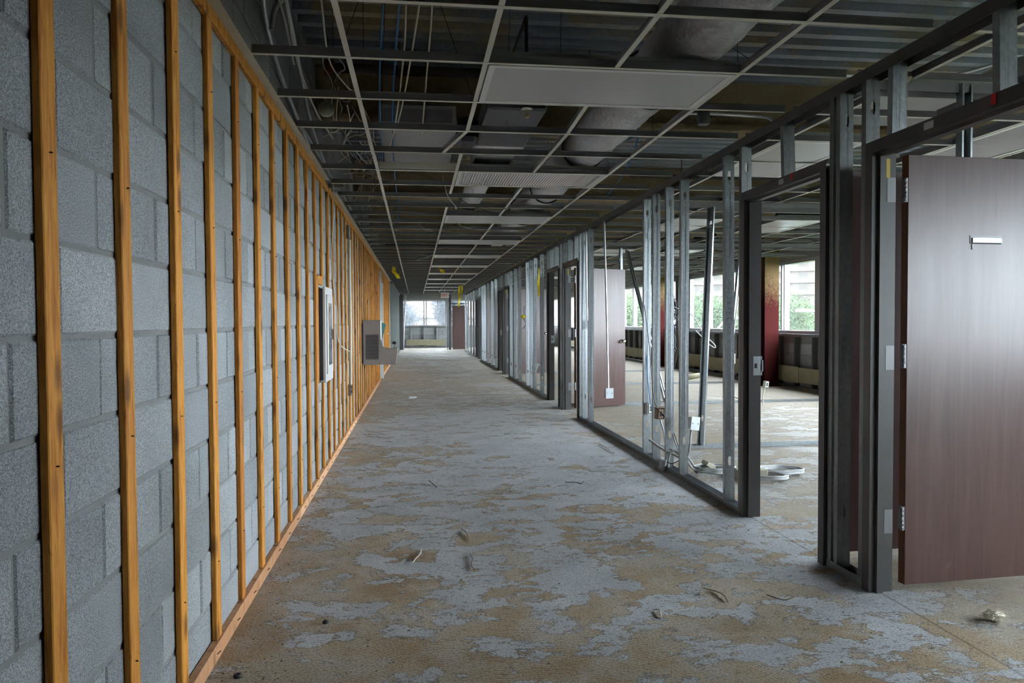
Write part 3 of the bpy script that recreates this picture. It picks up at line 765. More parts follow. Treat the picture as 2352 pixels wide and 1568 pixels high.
# wall angle along the left plate
for a, b, dz, dx in ((-.5, 3.6, .0, 0), (3.605, 6.32, 0.003, .0), (6.86, 9.9, -.004, .0), (9.93, 14.5, 0, .0), (14.55, 21.8, 0, 0)):
    MB().box(-.741 + dx, -.700, a, b, 0 + dz, .002 + dz, 0).box(-.7345, -.733, a, b, dz, .022 + dz, 0).build('wall_angle', 'tee_white', cg)
o = tee_along('y', 0, .30).build('grid_tee', ['tee_white', 'tee_steel'], cg, (-.90, 6.55, -.03)); o.rotation_euler = (.1, 0, R(-72)); 
# hanger wires
hw = MB(); me_w = MB().tube([(0, 0, .03), (.004, .002, .3), (0, 0, ZD - ZG)], .0016, 5).mesh('hanger_wire', 'dark_slot')
for x in (GX[0], .64, GX[3]):
    for k in range(-1, 14):
        put('hanger_wire', me_w, cg, (x + random.uniform(-.1, .1), GY0 + .02 + GP * 2 * k + random.uniform(-.1, .1), 0), (random.uniform(-.06, .06), random.uniform(-.05, .05), random.uniform(0, 6)))
for a, b in (((1.545, 3.3, .04), (1.15, 3.9, .66)), ((.0, 3.5, .66), (.33, 4.1, .03)), ((-.1, 3.4, .66), (-.36, 4.0, .3))):
    MB().tube([a, b], .002, 5).build('hanger_wire', 'dark_slot', cg)

# room side grid
RX = [2.39 + .61 * k for k in range(0, 8)]
cr = thing('ceiling_grid', 'cream suspended ceiling grid with missing tiles over the offices on the right', 'ceiling grid', (0, 0, ZG))
me_rc = tee_along('x', XP1 + .01, XR - .02).mesh('cross_runner', ['tee_white', 'tee_steel'])
for i, y in enumerate(rows):
    if y > 31.5: break
    o = put('cross_runner', me_rc, cr, (0, y + random.uniform(-.01, .01), .001)); o.rotation_euler = (random.uniform(-.05, .05), random.uniform(-.003, .003), random.uniform(-.006, .006))
for x in RX:
    y = -2.0
    while y < 31:
        nx = min(y + 3.0, 31.4)
        if random.random() < .86:
            o = tee_along('y', 0, nx - y - .02).build('grid_tee', ['tee_white', 'tee_steel'], cr, (x + random.uniform(-.01, .01), y, .003)); o.rotation_euler = (0, 0, random.uniform(-.01, .01))
        y = nx

# ---- fluorescent fixtures
def fixture(label, x0, x1, y0, y1, kind, z=ZG):
    root = thing('light_fixture', label, 'light fixture', (x0, y0, z), group='unlit ceiling fixtures')
    w, l = x1 - x0, y1 - y0; g = .012
    h = MB().box(g + .0, w - g, g, l - g, .05, .066); h.prism([(g, .005), (w - g, .005), (w - g - .03, .05), (g + .03, .05)], XZ, g, l - g); h.build('housing', 'fixture_grey', root)
    fm = MB(); e = .03
    fm.box(g, w - g, g, g + e, -.001, .006).box(g, w - g, l - g - e, l - g, -.001, .006).box(g, g + e, g + e, l - g - e, -.001, .006).box(w - g - e, w - g, g + e, l - g - e, -.001, .006)
    fm.build('door_frame_trim', 'fixture_white', root)
    if kind == 'flat':
        n = 12; vs = []; fs = []
        for i in range(n + 1):
            for j in range(7):
                u, v = i / n, j / 6
                vs.append((g + e + u * (w - 2 * g - 2 * e), g + e + v * (l - 2 * g - 2 * e), .0015 - .006 * math.sin(math.pi * u) * math.sin(math.pi * v)))
        for i in range(n):
            for j in range(6): a = i * 7 + j; fs.append((a, a + 1, a + 8, a + 7))
        MB().add(vs, fs, 0, True).build('lens', 'lens', root)
    else:
        n = int((w - .09) / .022); 
        me_r = MB().prism([(0, .012), (.002, 0), (.008, -.006), (.014, 0), (.016, .012)], XZ, g + e, l - g - e).mesh('lens_rib', 'foil')
        for i in range(n): put('lens_rib', me_r, root, (g + e + .002 + i * .022, 0, .004))
    return root
ords = ['nearest wide flat light panel overhead in the corridor', 'ribbed silvery light panel, second from the viewer', 'third light panel from the viewer along the corridor ceiling', 'fourth light panel from the viewer along the corridor ceiling', 'fifth light panel along the corridor ceiling', 'sixth light panel along the corridor ceiling', 'seventh light panel along the corridor ceiling', 'eighth light panel along the corridor ceiling', 'ninth light panel along the corridor ceiling', 'tenth light panel along the corridor ceiling', 'last light panel at the far end of the corridor ceiling']
for i, k in enumerate(fix_rows):
    ya = GY0 + GP * k
    if ya > 30: break
    fixture(ords[i], GX[1] + .006, GX[3] - .006, ya + .006, ya + GP - .006, 'rib' if i == 1 else 'flat')
# shallow empty cover between wall line and second line
o = MB().box(0, .6, 0, .10, 0, .05).build('light_strip', 'tee_white', None, (-.27, 5.80, ZG + .008)); tag(o, 'short cream strip cover resting on the grid left of the ribbed panel', 'cover strip')
RF = [(0, 4.61, 2, 'flat', 'white office light panel seen above the second door frame'), (2, 4.0, 2, 'rib', 'ribbed office light panel above the near open door'), (1, 8.27, 2, 'flat', 'office light panel seen between the near steel studs'), (3, 8.27, 2, 'flat', 'office light panel beside the loose flexible duct'), (1, 11.92, 2, 'flat', 'office light panel above the grey brown door'), (3, 11.92, 2, 'flat', 'office light panel farther right near the red column'), (1, 15.58, 2, 'flat', 'distant office light panel above the far studs'), (4, 15.58, 2, 'flat', 'distant office light panel near the far windows'), (2, 19.3, 2, 'flat', 'farthest office light panel in view'), (5, 8.27, 2, 'flat', 'office light panel close to the window wall')]
for c, y, n_, kd, lb in RF:
    ya = GY0 + GP * round((y - GY0) / GP)
    fixture(lb, RX[c] + .008, RX[c + 1] - .008, ya + .006, ya + GP * n_ - .006, kd, ZG + .002)
# displaced fixture housings hung above the grid (grey trays)
o = MB().box(0, 1.0, 0, .62, 0, .09).build('metal_tray', 'fixture_grey', None, (2.62, 4.1, 2.57)); tag(o, 'grey metal fixture body hanging over the near office grid', 'fixture body')
o = MB().add([(0, 0, 0), (.9, 0, 0), (1.02, .6, .12), (-.1, .6, .12), (0, 0, .03), (.9, 0, .03), (1.02, .6, .15), (-.1, .6, .15)], [(3, 2, 1, 0), (4, 5, 6, 7), (0, 1, 5, 4), (1, 2, 6, 5), (2, 3, 7, 6), (3, 0, 4, 7)]).build('metal_tray', 'fixture_grey', None, (3.2, 7.35, 2.50)); tag(o, 'tilted grey panel above the office grid between studs', 'panel')

# ---- ducts
def duct(name, label, x, z, r, ya, yb, mat='foil_wrap'):
    n = 40; m = MB(); L = int((yb - ya) / .028); vs = []; fs = []
    rnd = random.Random(3)
    for i in range(L + 1):
        y = ya + (yb - ya) * i / L
        sag = .012 * abs(math.sin(i * .11)); 
        for k in range(n):
            a = 2 * math.pi * k / n; rr = r * (1 + .010 * math.sin(5 * a + i * .4) + rnd.uniform(-.016, .016) + .012 * math.sin(i * .3))
            vs.append((rr * math.cos(a), y - ya, rr * math.sin(a) - sag))
    for i in range(L):
        for k in range(n): fs.append((i * n + k, (i + 1) * n + k, (i + 1) * n + (k + 1) % n, i * n + (k + 1) % n))
    m.add(vs, fs, 0, False); root = thing(name, label, 'duct', (x, ya, z))
    m.build('wrap', mat, root)
    for q in range(1, int((yb - ya) / 1.75)):
        mm = MB().tube([((r + .012) * math.cos(a), q * 1.75, (r + .012) * math.sin(a)) for a in [2 * math.pi * j / 24 for j in range(25)]], .008, 6, cap=False)
        mm.build('strap', 'dark_slot', root)
    return root
duct('foil_duct', 'thick round duct wrapped in wrinkled silver foil running along the corridor ceiling', 1.38, 2.668, .163, -1.0, 12.6)
# rectangular foil wrapped trunk and grey air box
root = thing('duct_box', 'square foil wrapped duct hanging below the beam in the corridor ceiling', 'duct', (.44, 4.45, 2.50))
MB().cbox(0, .36, 0, 1.15, .02, .17, .012).build('box', 'aluminium_dark', root); MB().cbox(-.004, .364, .93, 1.16, .016, .174, .012).build('foil_band', 'foil_wrap', root); MB().cbox(.02, .34, 1.16, 1.75, .03, .16, .012).build('box_end', 'fixture_grey', root)
MB().cbox(-.14, -.0, .70, .98, .0, .17, .03).build('flexible_collar', 'black_plastic', root)
root = thing('air_box', 'flat grey air terminal box above the grid left of the foil duct', 'air box', (-.24, 5.14, 2.56))
MB().cbox(0, .53, 0, 1.1, .0, .17, .006).build('casing', 'fixture_grey', root); MB().box(.02, .5, -.003, 0, .05, .14).build('access_panel', 'tee_steel', root)
duct('foil_duct', 'short foil duct left of the second light panel', .62, 2.62, .11, 6.5, 8.4)
duct('foil_duct', 'office duct of foil wrap seen above the near door', 3.9, 2.78, .16, 3.7, 5.3)
# flexible black duct ends in the office ceiling
def flex(label, c, pts, r):
    m = MB(); P = smooth_path(pts, 8); rr = [r * (1 + .10 * math.sin(i * 2.1)) for i in range(len(P))]
    o = m.tube(P, rr, 14).build('flexible_duct', 'black_plastic'); tag(o, label, 'duct'); return o
flex('dark corrugated flexible duct drooping beside an office light panel', 0, [(5.45, 9.0, 2.70), (5.15, 9.05, 2.58), (4.95, 9.2, 2.60), (4.85, 9.35, 2.70)], .13)
flex('dark flexible duct drooping further back in the office ceiling', 0, [(5.3, 12.5, 2.68), (5.1, 12.6, 2.57), (4.98, 12.75, 2.66)], .12)

# ---- pipes
root = thing('sprinkler_pipe', 'dark sprinkler pipe with a rusty cap crossing the corridor ceiling', 'pipe', (-.60, 5.45, 3.06))
MB().tube([(0, 0, 0), (2.72, 0, 0)], .036, 14).build('pipe', 'dark_pipe', root)
MB().lathe([(.0, 0), (.052, 0), (.058, .02), (.058, .06), (.04, .075)], 16, 0, Matrix.Translation((-.03, 0, 0)) @ Matrix.Rotation(R(90), 4, 'Y')).build('end_cap', 'rust', root)
for xx in (.5, 1.9):
    MB().box(xx - .012, xx + .012, -.045, .045, -.045, -.038).box(xx - .012, xx + .012, -.045, -.038, -.04, .06).box(xx - .012, xx + .012, .038, .045, -.04, .06).build('clevis', 'galvanised_dull', root)
    MB().tube([(xx, 0, .05), (xx, 0, ZD - 3.06 + .02)], .006, 6).build('hanger_rod', 'rust', root)
def sprinkler(pipe_label, p, first=None):
    # drop, escutcheon and head hang from a branch pipe crossing the ceiling
    if first is None:
        first = thing('branch_pipe', pipe_label, 'pipe', (p[0] - 1.3, p[1] + .05, 2.90))
        MB().tube([(0, 0, 0), (2.6, 0, 0)], .024, 10).build('pipe', 'dark_pipe', first); MB().tube([(.6, 0, .0), (.6, 0, .22)], .006, 6).build('hanger_rod', 'rust', first)
    q = Vector(p) - first.location; dz = first.location.z - p[2]; dy = -q.y
    r_ = MB().tube([(0, 0, .06), (0, 0, .14)], .016, 10).tube([(0, 0, .14), (0, 0, dz), (0, dy, dz)], .011, 8).build('sprinkler_head', 'dark_pipe', first, q)
    MB().lathe([(.008, .05), (.034, .052), (.036, .056), (.030, .062), (.01, .064)], 18).build('escutcheon', 'chrome', r_)
    MB().tube([(-.008, 0, .05), (-.009, 0, .012)], .003, 6).tube([(.008, 0, .05), (.009, 0, .012)], .003, 6).lathe([(.013, .006), (.014, .010), (.006, .012)], 12).build('frame_arms', 'brass', r_)
sprinkler('', PZ(1210, 272, 2.46), root)
sprinkler('thin dark branch pipe with a sprinkler before the third light panel', PZ(1093, 482, 2.46))
sprinkler('thin dark branch pipe with a sprinkler beyond the fourth light panel', PZ(1025, 612, 2.44))
sprinkler('thin dark branch pipe with a sprinkler in the office ceiling', (3.75, 8.2, 2.46))

# ---- conduits above
def conduit(label, pts, r=.0115, mat='conduit_metal', cat='conduit', name='ceiling_conduit', k=8):
    o = MB().tube(smooth_path(pts, k), r, 8).build(name, mat); return tag(o, label, cat)
conduit('grey conduit bending across the dark ceiling right of the nearest light panel', [(1.62, 4.02, 2.60), (1.66, 4.03, 2.66), (1.78, 4.05, 2.685), (2.2, 4.08, 2.685), (2.8, 4.1, 2.68), (3.15, 4.12, 2.70), (3.5, 4.0, 2.78)])
conduit('grey conduit arching over the grid before the corridor partition', [(1.66, 4.75, 2.52), (1.72, 4.76, 2.60), (1.84, 4.78, 2.63), (2.3, 4.8, 2.63), (2.42, 4.8, 2.60), (2.5, 4.82, 2.5)])
conduit('vertical grey conduit dropping to a box above the partition', [(1.82, 4.55, 3.1), (1.82, 4.55, 2.8), (1.825, 4.56, 2.58)])
o = MB().cbox(-.035, .035, -.025, .025, -.09, 0, .004).build('junction_box', 'galvanised_dull', None, (1.83, 4.56, 2.585)); tag(o, 'small steel junction box hanging at the end of a ceiling conduit', 'junction box')
conduit('long grey conduit running up the block wall at top left', [(-.74, 5.6, 2.46), (-.74, 4.4, 2.62), (-.74, 3.9, 2.78), (-.72, 3.75, 2.95), (-.70, 3.72, 3.05)], .013)
conduit('grey conduit curving from the wall across the top left ceiling', [(-.72, 3.95, 2.74), (-.70, 3.97, 2.86), (-.62, 3.98, 2.93), (-.3, 3.9, 2.96), (.4, 3.7, 2.99), (.9, 3.55, 3.02)], .013)
conduit('low grey conduit following the left wall above the plate into the distance', [(-.75, 5.0, 2.56), (-.75, 9, 2.58), (-.75, 14, 2.58)], .012)
conduit('slim conduit sloping along the left wall above the grid', [(-.62, 3.5, 2.98), (-.66, 4.4, 2.78), (-.70, 5.3, 2.6), (-.72, 6.5, 2.5)], .010)
conduit('grey conduit curving down into the office near the top right', [(4.6, 4.9, 2.9), (4.65, 5.0, 2.72), (4.6, 5.1, 2.58), (4.5, 5.15, 2.5)], .013)
o = MB().lathe([(.0, 0), (.045, 0), (.05, .012), (.05, .03), (.0, .032)], 12, 0, Matrix.Translation(PZ(750, 255, 2.52)) @ Matrix.Rotation(R(70), 4, 'X')).build('box_cover', 'ivory_paint'); tag(o, 'round cream box cover dangling in the wire tangle by the wall', 'box cover')

# ---- cables
def cable(label, pts, r, mat, group=None, name='cable', k=7, n=6):
    o = MB().tube(smooth_path(pts, k), r, n).build(name, mat); return tag(o, label, 'cable', group)
G1 = 'cables slung along the corridor ceiling'
cable('bright blue cable slung lengthwise above the corridor grid', [(-.02, 2.7, 2.98), (-.05, 3.6, 2.92), (-.10, 4.3, 2.80), (-.14, 4.95, 2.55), (-.17, 6.5, 2.51), (-.18, 8.2, 2.50), (-.22, 9.3, 2.47), (-.35, 9.9, 2.49)], .006, 'blue_cable', G1)
cable('second blue cable bundled with cream ones over the corridor', [(-.04, 2.6, 3.0), (-.12, 3.5, 2.94), (-.19, 4.3, 2.70), (-.22, 5.0, 2.52), (-.25, 6.3, 2.51)], .005, 'blue_cable', G1)
cable('cream cable beside the blue one near the middle of the ceiling', [(.0, 2.6, 2.99), (-.03, 3.6, 2.90), (-.05, 4.2, 2.78), (-.12, 4.9, 2.54), (-.2, 5.6, 2.50)], .005, 'cream_cable', G1)
cable('cream cable hanging right of the blue pair', [(.10, 2.6, 2.98), (.06, 3.4, 2.92), (.02, 4.0, 2.85), (-.06, 4.6, 2.62), (-.13, 5.1, 2.52)], .005, 'cream_cable', G1)
cable('rightmost cream cable of the ceiling bundle', [(.14, 2.6, 3.0), (.11, 3.5, 2.95), (.09, 4.2, 2.82), (.07, 4.6, 2.66), (.05, 5.1, 2.52)], .005, 'cream_cable', G1)
cable('white flat cable drooping from the top left across the wall', [(-.70, 3.2, 3.02), (-.64, 3.35, 2.92), (-.60, 3.6, 2.80), (-.62, 4.1, 2.66), (-.60, 4.7, 2.55), (-.55, 5.2, 2.50)], .007, 'white_cable', G1)
cable('second white flat cable alongside the drooping one at top left', [(-.74, 3.25, 3.0), (-.66, 3.5, 2.86), (-.63, 3.75, 2.76), (-.64, 4.15, 2.64)], .006, 'white_cable', G1)
cable('thin white cable ending in a small box near the rusty pipe cap', [(-.48, 3.3, 3.05), (-.46, 3.4, 2.95), (-.44, 3.6, 2.86), (-.45, 3.8, 2.83), (-.47, 4.3, 2.72), (-.40, 4.55, 2.66), (-.36, 4.6, 2.64)], .005, 'white_cable', G1)
cable('cream cable looping up to the deck at top left', [(-.30, 3.35, 2.86), (-.2, 3.35, 2.9), (-.05, 3.35, 2.97), (.05, 3.3, 3.06)], .005, 'cream_cable', G1)
rc = random.Random(11)
for ti, (ya, yb, nn, lb) in enumerate(((4.5, 6.2, 16, 'nearest tangle of thin cream wires by the block wall, around the round cover'), (6.6, 9.0, 14, 'middle tangle of thin cream wires above the grid by the block wall'), (9.2, 13.0, 14, 'farthest tangle of thin cream wires above the grid by the block wall'))):
    root = thing('wire_tangle', lb, 'wires', (-.5, ya, 2.47))
    for i in range(nn):
        y = rc.uniform(0, yb - ya); x = rc.uniform(-.12, .16); z = rc.uniform(.12, .5); L = rc.uniform(.25, .9)
        pts = [(x, y, z)]
        for j in range(4):
            x += rc.uniform(-.09, .09); y += L * rc.uniform(.02, .3); z = max(.0, z - rc.uniform(-.05, .16)); pts.append((max(-.2, min(.2, x)), y, z))
        MB().tube(smooth_path(pts, 5), .0035, 5).build('wire', 'white_cable' if i % 3 else 'cream_cable', root)
    MB().tube([(0, .3, .05), (0, .3, ZD - 2.47)], .0016, 5).build('support_wire', 'dark_slot', root)
for i, (a, b) in enumerate((((.2, 6.2), (.5, 8.3)), ((.1, 6.9), (1.3, 8.0)), ((.3, 8.6), (.9, 9.2)), ((-.1, 8.8), (.4, 9.6)))):
    mx = ((a[0] + b[0]) / 2, (a[1] + b[1]) / 2)
    cable(['thin grey wire swagging below the ribbed light panel', 'dark wire looping between grid and partition past the ribbed panel', 'wire loop hanging under the third light panel', 'thin wire loop hanging left of the third light panel'][i], [(a[0], a[1], 2.62), (a[0] * .7 + b[0] * .3, a[1] * .7 + b[1] * .3, 2.42), (mx[0] + .05, mx[1], 2.36), (a[0] * .3 + b[0] * .7, a[1] * .3 + b[1] * .7, 2.42), (b[0], b[1], 2.6)], .0035, 'black_cable' if i == 1 else 'grey_cable')
cable('blue cable coil hanging over the grid near the partition', [(1.62, 5.6, 2.95), (1.70, 5.62, 2.75), (1.66, 5.64, 2.66), (1.58, 5.63, 2.70), (1.57, 5.62, 2.80), (1.66, 5.60, 2.84), (1.75, 5.7, 2.70), (1.80, 6.2, 2.55), (1.86, 7.1, 2.46)], .006, 'blue_cable')
cable('loose white wire hanging down beside the extinguisher cabinet', [(-.70, 6.58, 2.47), (-.70, 6.60, 2.20), (-.715, 6.55, 1.85), (-.70, 6.52, 1.55), (-.665, 6.45, 1.35), (-.66, 6.40, 1.18), (-.68, 6.7, 1.08), (-.70, 7.3, 1.0), (-.70, 8.1, .93)], .0045, 'cream_cable')

# ================================================================== OFFICES TO THE RIGHT
def floor_track(label, y, xa, xb, slope=0):
    root = thing('floor_track', label, 'floor track', (xa, y, 0), (0, 0, slope))
    MB().sheet([(.046, .03), (.046, .001), (-.046, .001), (-.046, .03)], YZ, 0, xb - xa, .0015).build('channel', 'galvanised', root)
    for k in range(3): MB().cbox(-.01, .02, -.02, .02, 0, .012, .003).build('anchor', 'galvanised_dull', root, ((xb - xa) * (.2 + .3 * k), 0, .002))
    return root
floor_track('steel floor track crossing the first office behind the near studs', 6.93, 2.2, 6.9, .006)
floor_track('second steel floor track on the office floor', 10.66, 2.2, 6.85, .002)
floor_track('third steel floor track farther back on the office floor', 14.05, 2.25, 6.6, -.01)
floor_track('fourth distant steel floor track', 17.6, 2.6, 6.7, 0)
o = track
def loose_stud(label, base, top, dull=False, rz=0, L=None):
    b = Vector(base); t_ = Vector(top); d = t_ - b
    root = put('leaning_stud', stud_mb(d.length).mesh('leaning_stud', 'galvanised_dull' if dull else 'galvanised'), None, b)
    q = d.to_track_quat('Z', 'Y'); root.rotation_mode = 'QUATERNION'; root.rotation_quaternion = q @ Matrix.Rotation(rz, 3, 'Z').to_quaternion()
    return tag(root, label, 'stud')
loose_stud('tall leaning steel stud with a punched hole standing on the first office track', (2.80, 6.93, .005), (2.94, 7.02, 2.41), rz=.3)
loose_stud('leaning bluish steel stud with a conduit and box tied to it', (4.68, 10.66, .005), (4.92, 10.7, 2.40), rz=-.2)
loose_stud('bent steel stud behind the grey brown door', (3.72, 10.70, .005), (3.50, 12.0, 2.40), rz=.5)
loose_stud('thin steel stud standing right of the grey brown door', (3.18, 11.3, .005), (3.16, 11.3, 2.38), rz=.1)
loose_stud('steel stud hanging above the near open door in the first office', (2.70, 3.36, 1.75), (2.70, 3.36, 2.395), rz=.2)
loose_stud('grey stud leaning against the window sill left of the tan boards', (6.55, 18.2, .01), (6.72, 18.0, 1.0), True)
loose_stud('far steel stud in the second office', (4.2, 17.6, .01), (4.15, 17.7, 2.4))
loose_stud('far steel stud leaning left in the third office', (3.3, 14.05, .01), (3.1, 14.1, 2.4))
# head tracks of the removed cross walls
for i, (y, xa, xb) in enumerate(((3.38, 2.16, 6.9), (6.98, 2.16, 6.9), (10.66, 2.16, 6.9), (14.05, 2.16, 6.9))):
    root = thing('head_track', ['dark steel ceiling track crossing above the near open door', 'dark steel ceiling track above the first office floor track', 'dark steel ceiling track farther back over the offices', 'farthest dark steel ceiling track over the offices'][i], 'ceiling track', (xa, y, 2.355))
    MB().sheet([(-.046, 0), (-.046, .045), (.046, .045), (.046, 0)], YZ, 0, xb - xa, .0015).build('channel', 'tee_steel', root)

# pencilled scrawl running down the web of the nearest stud
gl = {'M': [[(0, 0), (.1, 1), (.5, .2), (.9, 1), (1, 0)]], 'W': [[(0, 1), (.25, 0), (.5, .8), (.75, 0), (1, 1)]], '(': [[(.7, 1), (.3, .7), (.3, .3), (.7, 0)]], '3': [[(.1, 1), (.8, .9), (.4, .55), (.8, .3), (.1, 0)]], 'c': [[(.8, .7), (.3, .6), (.3, .2), (.8, .1)]], '1': [[(.5, 1), (.5, 0)]], 'E': [[(.9, 1), (.1, 1), (.1, 0), (.9, 0)], [(.1, .5), (.7, .5)]], 'C': [[(.9, .9), (.3, 1), (.1, .5), (.3, 0), (.9, .1)]]}
sc = MB(); zc_ = 1.50
for ch in 'MW(3c1EC':
    for st_ in gl[ch]: sc.tube([(.012 + .034 * (1 - q) , -.0012, zc_ - .028 * p) if False else (.014 + .036 * q, -.0012, zc_ - .026 * p) for p, q in st_], .0011, 4)
    zc_ -= .036
st0 = [o for o in secA.children if o.name.startswith('stud')][1]
sc.build('scrawl', 'black_plastic', st0)
# electrical drops hanging in the open partition
def ebox(label, loc, rot=(0, 0, 0), mat='box_grey', recept=True, sz=(.07, .045, .10), cat='outlet box'):
    root = thing('outlet_box', label, cat, loc, rot); a, b, c = sz
    m = MB(); t_ = .002
    m.box(-a / 2, a / 2, b / 2 - t_, b / 2, 0, c).box(-a / 2, -a / 2 + t_, -b / 2, b / 2, 0, c).box(a / 2 - t_, a / 2, -b / 2, b / 2, 0, c).box(-a / 2, a / 2, -b / 2, b / 2, 0, t_).box(-a / 2, a / 2, -b / 2, b / 2, c - t_, c)
    m.build('box', mat, root)
    if recept:
        MB().box(-a / 2 + .012, a / 2 - .012, -b / 2 - .004, b / 2 - .01, .012, c - .012).build('receptacle', 'box_brown' if mat == 'box_brown' else 'ivory_paint', root)
        for z in (.026, c - .05): MB().box(-.012, .012, -b / 2 - .0055, -b / 2 - .003, z, z + .022).build('socket_face', 'black_plastic', root)
    else:
        MB().box(-a / 2 - .006, a / 2 + .006, -b / 2 - .004, -b / 2, -.006, c + .006).build('cover', mat, root)
        for sx in (-1, 1): MB().lathe([(.006, 0), (.005, .003)], 8, 0, Matrix.Translation((sx * .03, -b / 2 - .004, c / 2)) @ Matrix.Rotation(R(90), 4, 'X')).build('screw', 'galvanised_dull', root)
    return root
ebox('small steel outlet box clipped to a stud, left of the brown one', (2.10, 6.50, .40), (0, 0, R(20)), 'box_grey')
ebox('brown faced outlet box hanging between the near studs', (2.08, 6.16, .40), (R(6), 0, R(10)), 'box_brown')
bx2 = PY(1590, 985, 5.72)
ebox('steel box with a cover standing up on a bent cable end', bx2, (0, R(8), R(25)), 'box_grey', False, (.085, .05, .095))
ebox('open steel box lying at the foot of the bottom track', (2.02, 5.93, .0), (R(10), 0, R(60)), 'box_grey', False, (.05, .045, .09))
ebox('white outlet box on a post seen through the second doorway', PY(1758, 890, 10.3), (0, R(10), R(15)), 'ivory_paint', True)
ebox('white box fixed to the leaning bluish stud', (4.70, 10.615, .60), (0, 0, 0), 'ivory_paint', False, (.10, .06, .14))
ebox('steel box at the bottom of the hanging conduit before the grey brown door', (2.105, 7.95, .40), (0, 0, R(10)), 'box_grey', False, (.08, .05, .10))
ebox('outlet box tangled between bent studs further down the corridor', (2.10, 13.05, .38), (R(15), R(20), 0), 'box_grey', True, (.10, .06, .12))
ebox('open steel switch box at mid height by the stud pair', (2.10, 8.95, 1.15), (0, 0, 0), 'box_grey', False, (.05, .04, .1))
wo = PY(1758, 890, 10.3)
cable('white conduit stub rising from the floor to the white outlet box', [(wo.x - .04, wo.y, .004), (wo.x - .035, wo.y, wo.z * .5), (wo.x - .005, wo.y, wo.z + .01)], .010, 'white_cable')
conduit('straight thin conduit hanging from the ceiling in front of the grey brown door', [(2.10, 8.12, 2.39), (2.105, 8.05, 1.5), (2.105, 7.96, .50)], .011, name='hanging_conduit')
conduit('white conduit running down the leaning stud to the white box', [(4.90, 10.62, 2.38), (4.78, 10.60, 1.4), (4.68, 10.58, .74)], .012, 'white_paint', name='hanging_conduit')
cable('white cable curving from the white box to the floor', [(4.66, 10.57, .60), (4.63, 10.56, .35), (4.66, 10.5, .15), (4.8, 10.4, .07), (5.0, 10.35, .06)], .010, 'white_cable')
cable('thin conduit pair inside the stud pair near the grey brown door', [(2.10, 9.0, 2.38), (2.10, 8.98, 1.7), (2.10, 8.95, 1.25)], .009, 'conduit_metal')
# armoured cable loops by the near studs
Z = lambda x, y, Y: tuple(PY(x, y, Y))
cable('grey armoured cable rising in a bend to the box on its end', [Z(1605, 1092, 5.75), Z(1580, 1050, 5.80), Z(1545, 1035, 5.85), Z(1535, 1060, 5.88), Z(1536, 1090, 5.9)][::-1] , .009, 'grey_cable', 'cable loops at the near studs')
cable('thick grey cable looping round and up to the steel box', [Z(1492, 1010, 6.2), Z(1520, 1030, 6.0), Z(1550, 1045, 5.85), Z(1572, 1053, 5.78), Z(1583, 1035, 5.72), Z(1586, 1000, 5.72), Z(1589, 985, 5.72)], .010, 'grey_cable', 'cable loops at the near studs')
cable('grey cable loop falling from the brown outlet box to the floor coil', [Z(1516, 962, 6.16), Z(1524, 990, 6.1), Z(1530, 1020, 6.0), Z(1555, 1040, 5.85), Z(1575, 1055, 5.75), Z(1590, 1075, 5.68), Z(1612, 1083, 5.7)], .008, 'grey_cable', 'cable loops at the near studs')
cable('dark wire hanging from above to the brown outlet box', [Z(1480, 700, 6.2), Z(1492, 800, 6.2), Z(1500, 900, 6.2), Z(1512, 940, 6.15), Z(1540, 975, 6.0), Z(1548, 1010, 5.9), Z(1562, 1040, 5.85)], .0035, 'black_cable', 'dark wires at the near studs')
cable('second dark wire looping below the brown outlet box', [Z(1505, 935, 6.15), Z(1530, 960, 6.05), Z(1546, 990, 5.95), Z(1560, 1030, 5.85), Z(1566, 1050, 5.82), Z(1545, 1064, 5.85), Z(1532, 1060, 5.88)], .0035, 'black_cable', 'dark wires at the near studs')
cable('blue wire running down inside the near steel studs', [Z(1481, 450, 6.6), Z(1483, 560, 6.6), Z(1484, 700, 6.6), Z(1487, 860, 6.5), Z(1500, 960, 6.3)], .004, 'blue_cable')
cable('green wire running down the side of a near stud', [Z(1497, 445, 6.4), Z(1496, 470, 6.4), Z(1482, 600, 6.6), Z(1480, 760, 6.6), Z(1481, 900, 6.6)], .003, 'teal_film')
def coil(label, c, a, b, turns, r, mat, rz=0, seed=0, group=None):
    rr = random.Random(seed); pts = []
    for i in range(turns * 14):
        t_ = 2 * math.pi * i / 14; k = 1 + rr.uniform(-.10, .10); x, y = a * k * math.cos(t_), b * k * math.sin(t_)
        pts.append((c[0] + x * math.cos(rz) - y * math.sin(rz), c[1] + x * math.sin(rz) + y * math.cos(rz), r + .004 + .011 * (i / 14) + .015 * abs(math.sin(t_ * .5))))
    return cable(label, pts, r, mat, group, 'cable_coil', 3, 6)
coil('coil of grey cable lying just inside the near bottom track', (2.40, 5.72, 0), .17, .12, 4, .008, 'grey_cable', .2, 1)
coil('loose coil of grey cable on the floor seen through the second doorway', (2.70, 5.44, 0), .16, .12, 3, .008, 'grey_cable', -.2, 2)
coil('larger loose coil of grey cable at the back of the doorway floor', (2.92, 5.62, 0), .18, .12, 3, .009, 'grey_cable', .1, 3)
o = MB().cbox(0, .24, 0, .10, 0, .07, .004).build('raceway_box', 'raceway_beige', None, (2.50, 5.52, 0), (0, 0, R(-8))); tag(o, 'beige rectangular raceway box on the floor behind the near jamb', 'raceway')
o = MB().cbox(0, .14, 0, .06, 0, .035, .003).build('raceway_piece', 'raceway_beige', None, (2.33, 5.72, .07), (R(20), R(25), R(40))); tag(o, 'short beige raceway piece lying on the near cable coil', 'raceway')
cable('grey cable trailing over the floor between the two coils', [(2.36, 5.80, .03), (2.55, 5.76, .012), (2.75, 5.70, .012), (2.9, 5.62, .02)], .008, 'grey_cable')
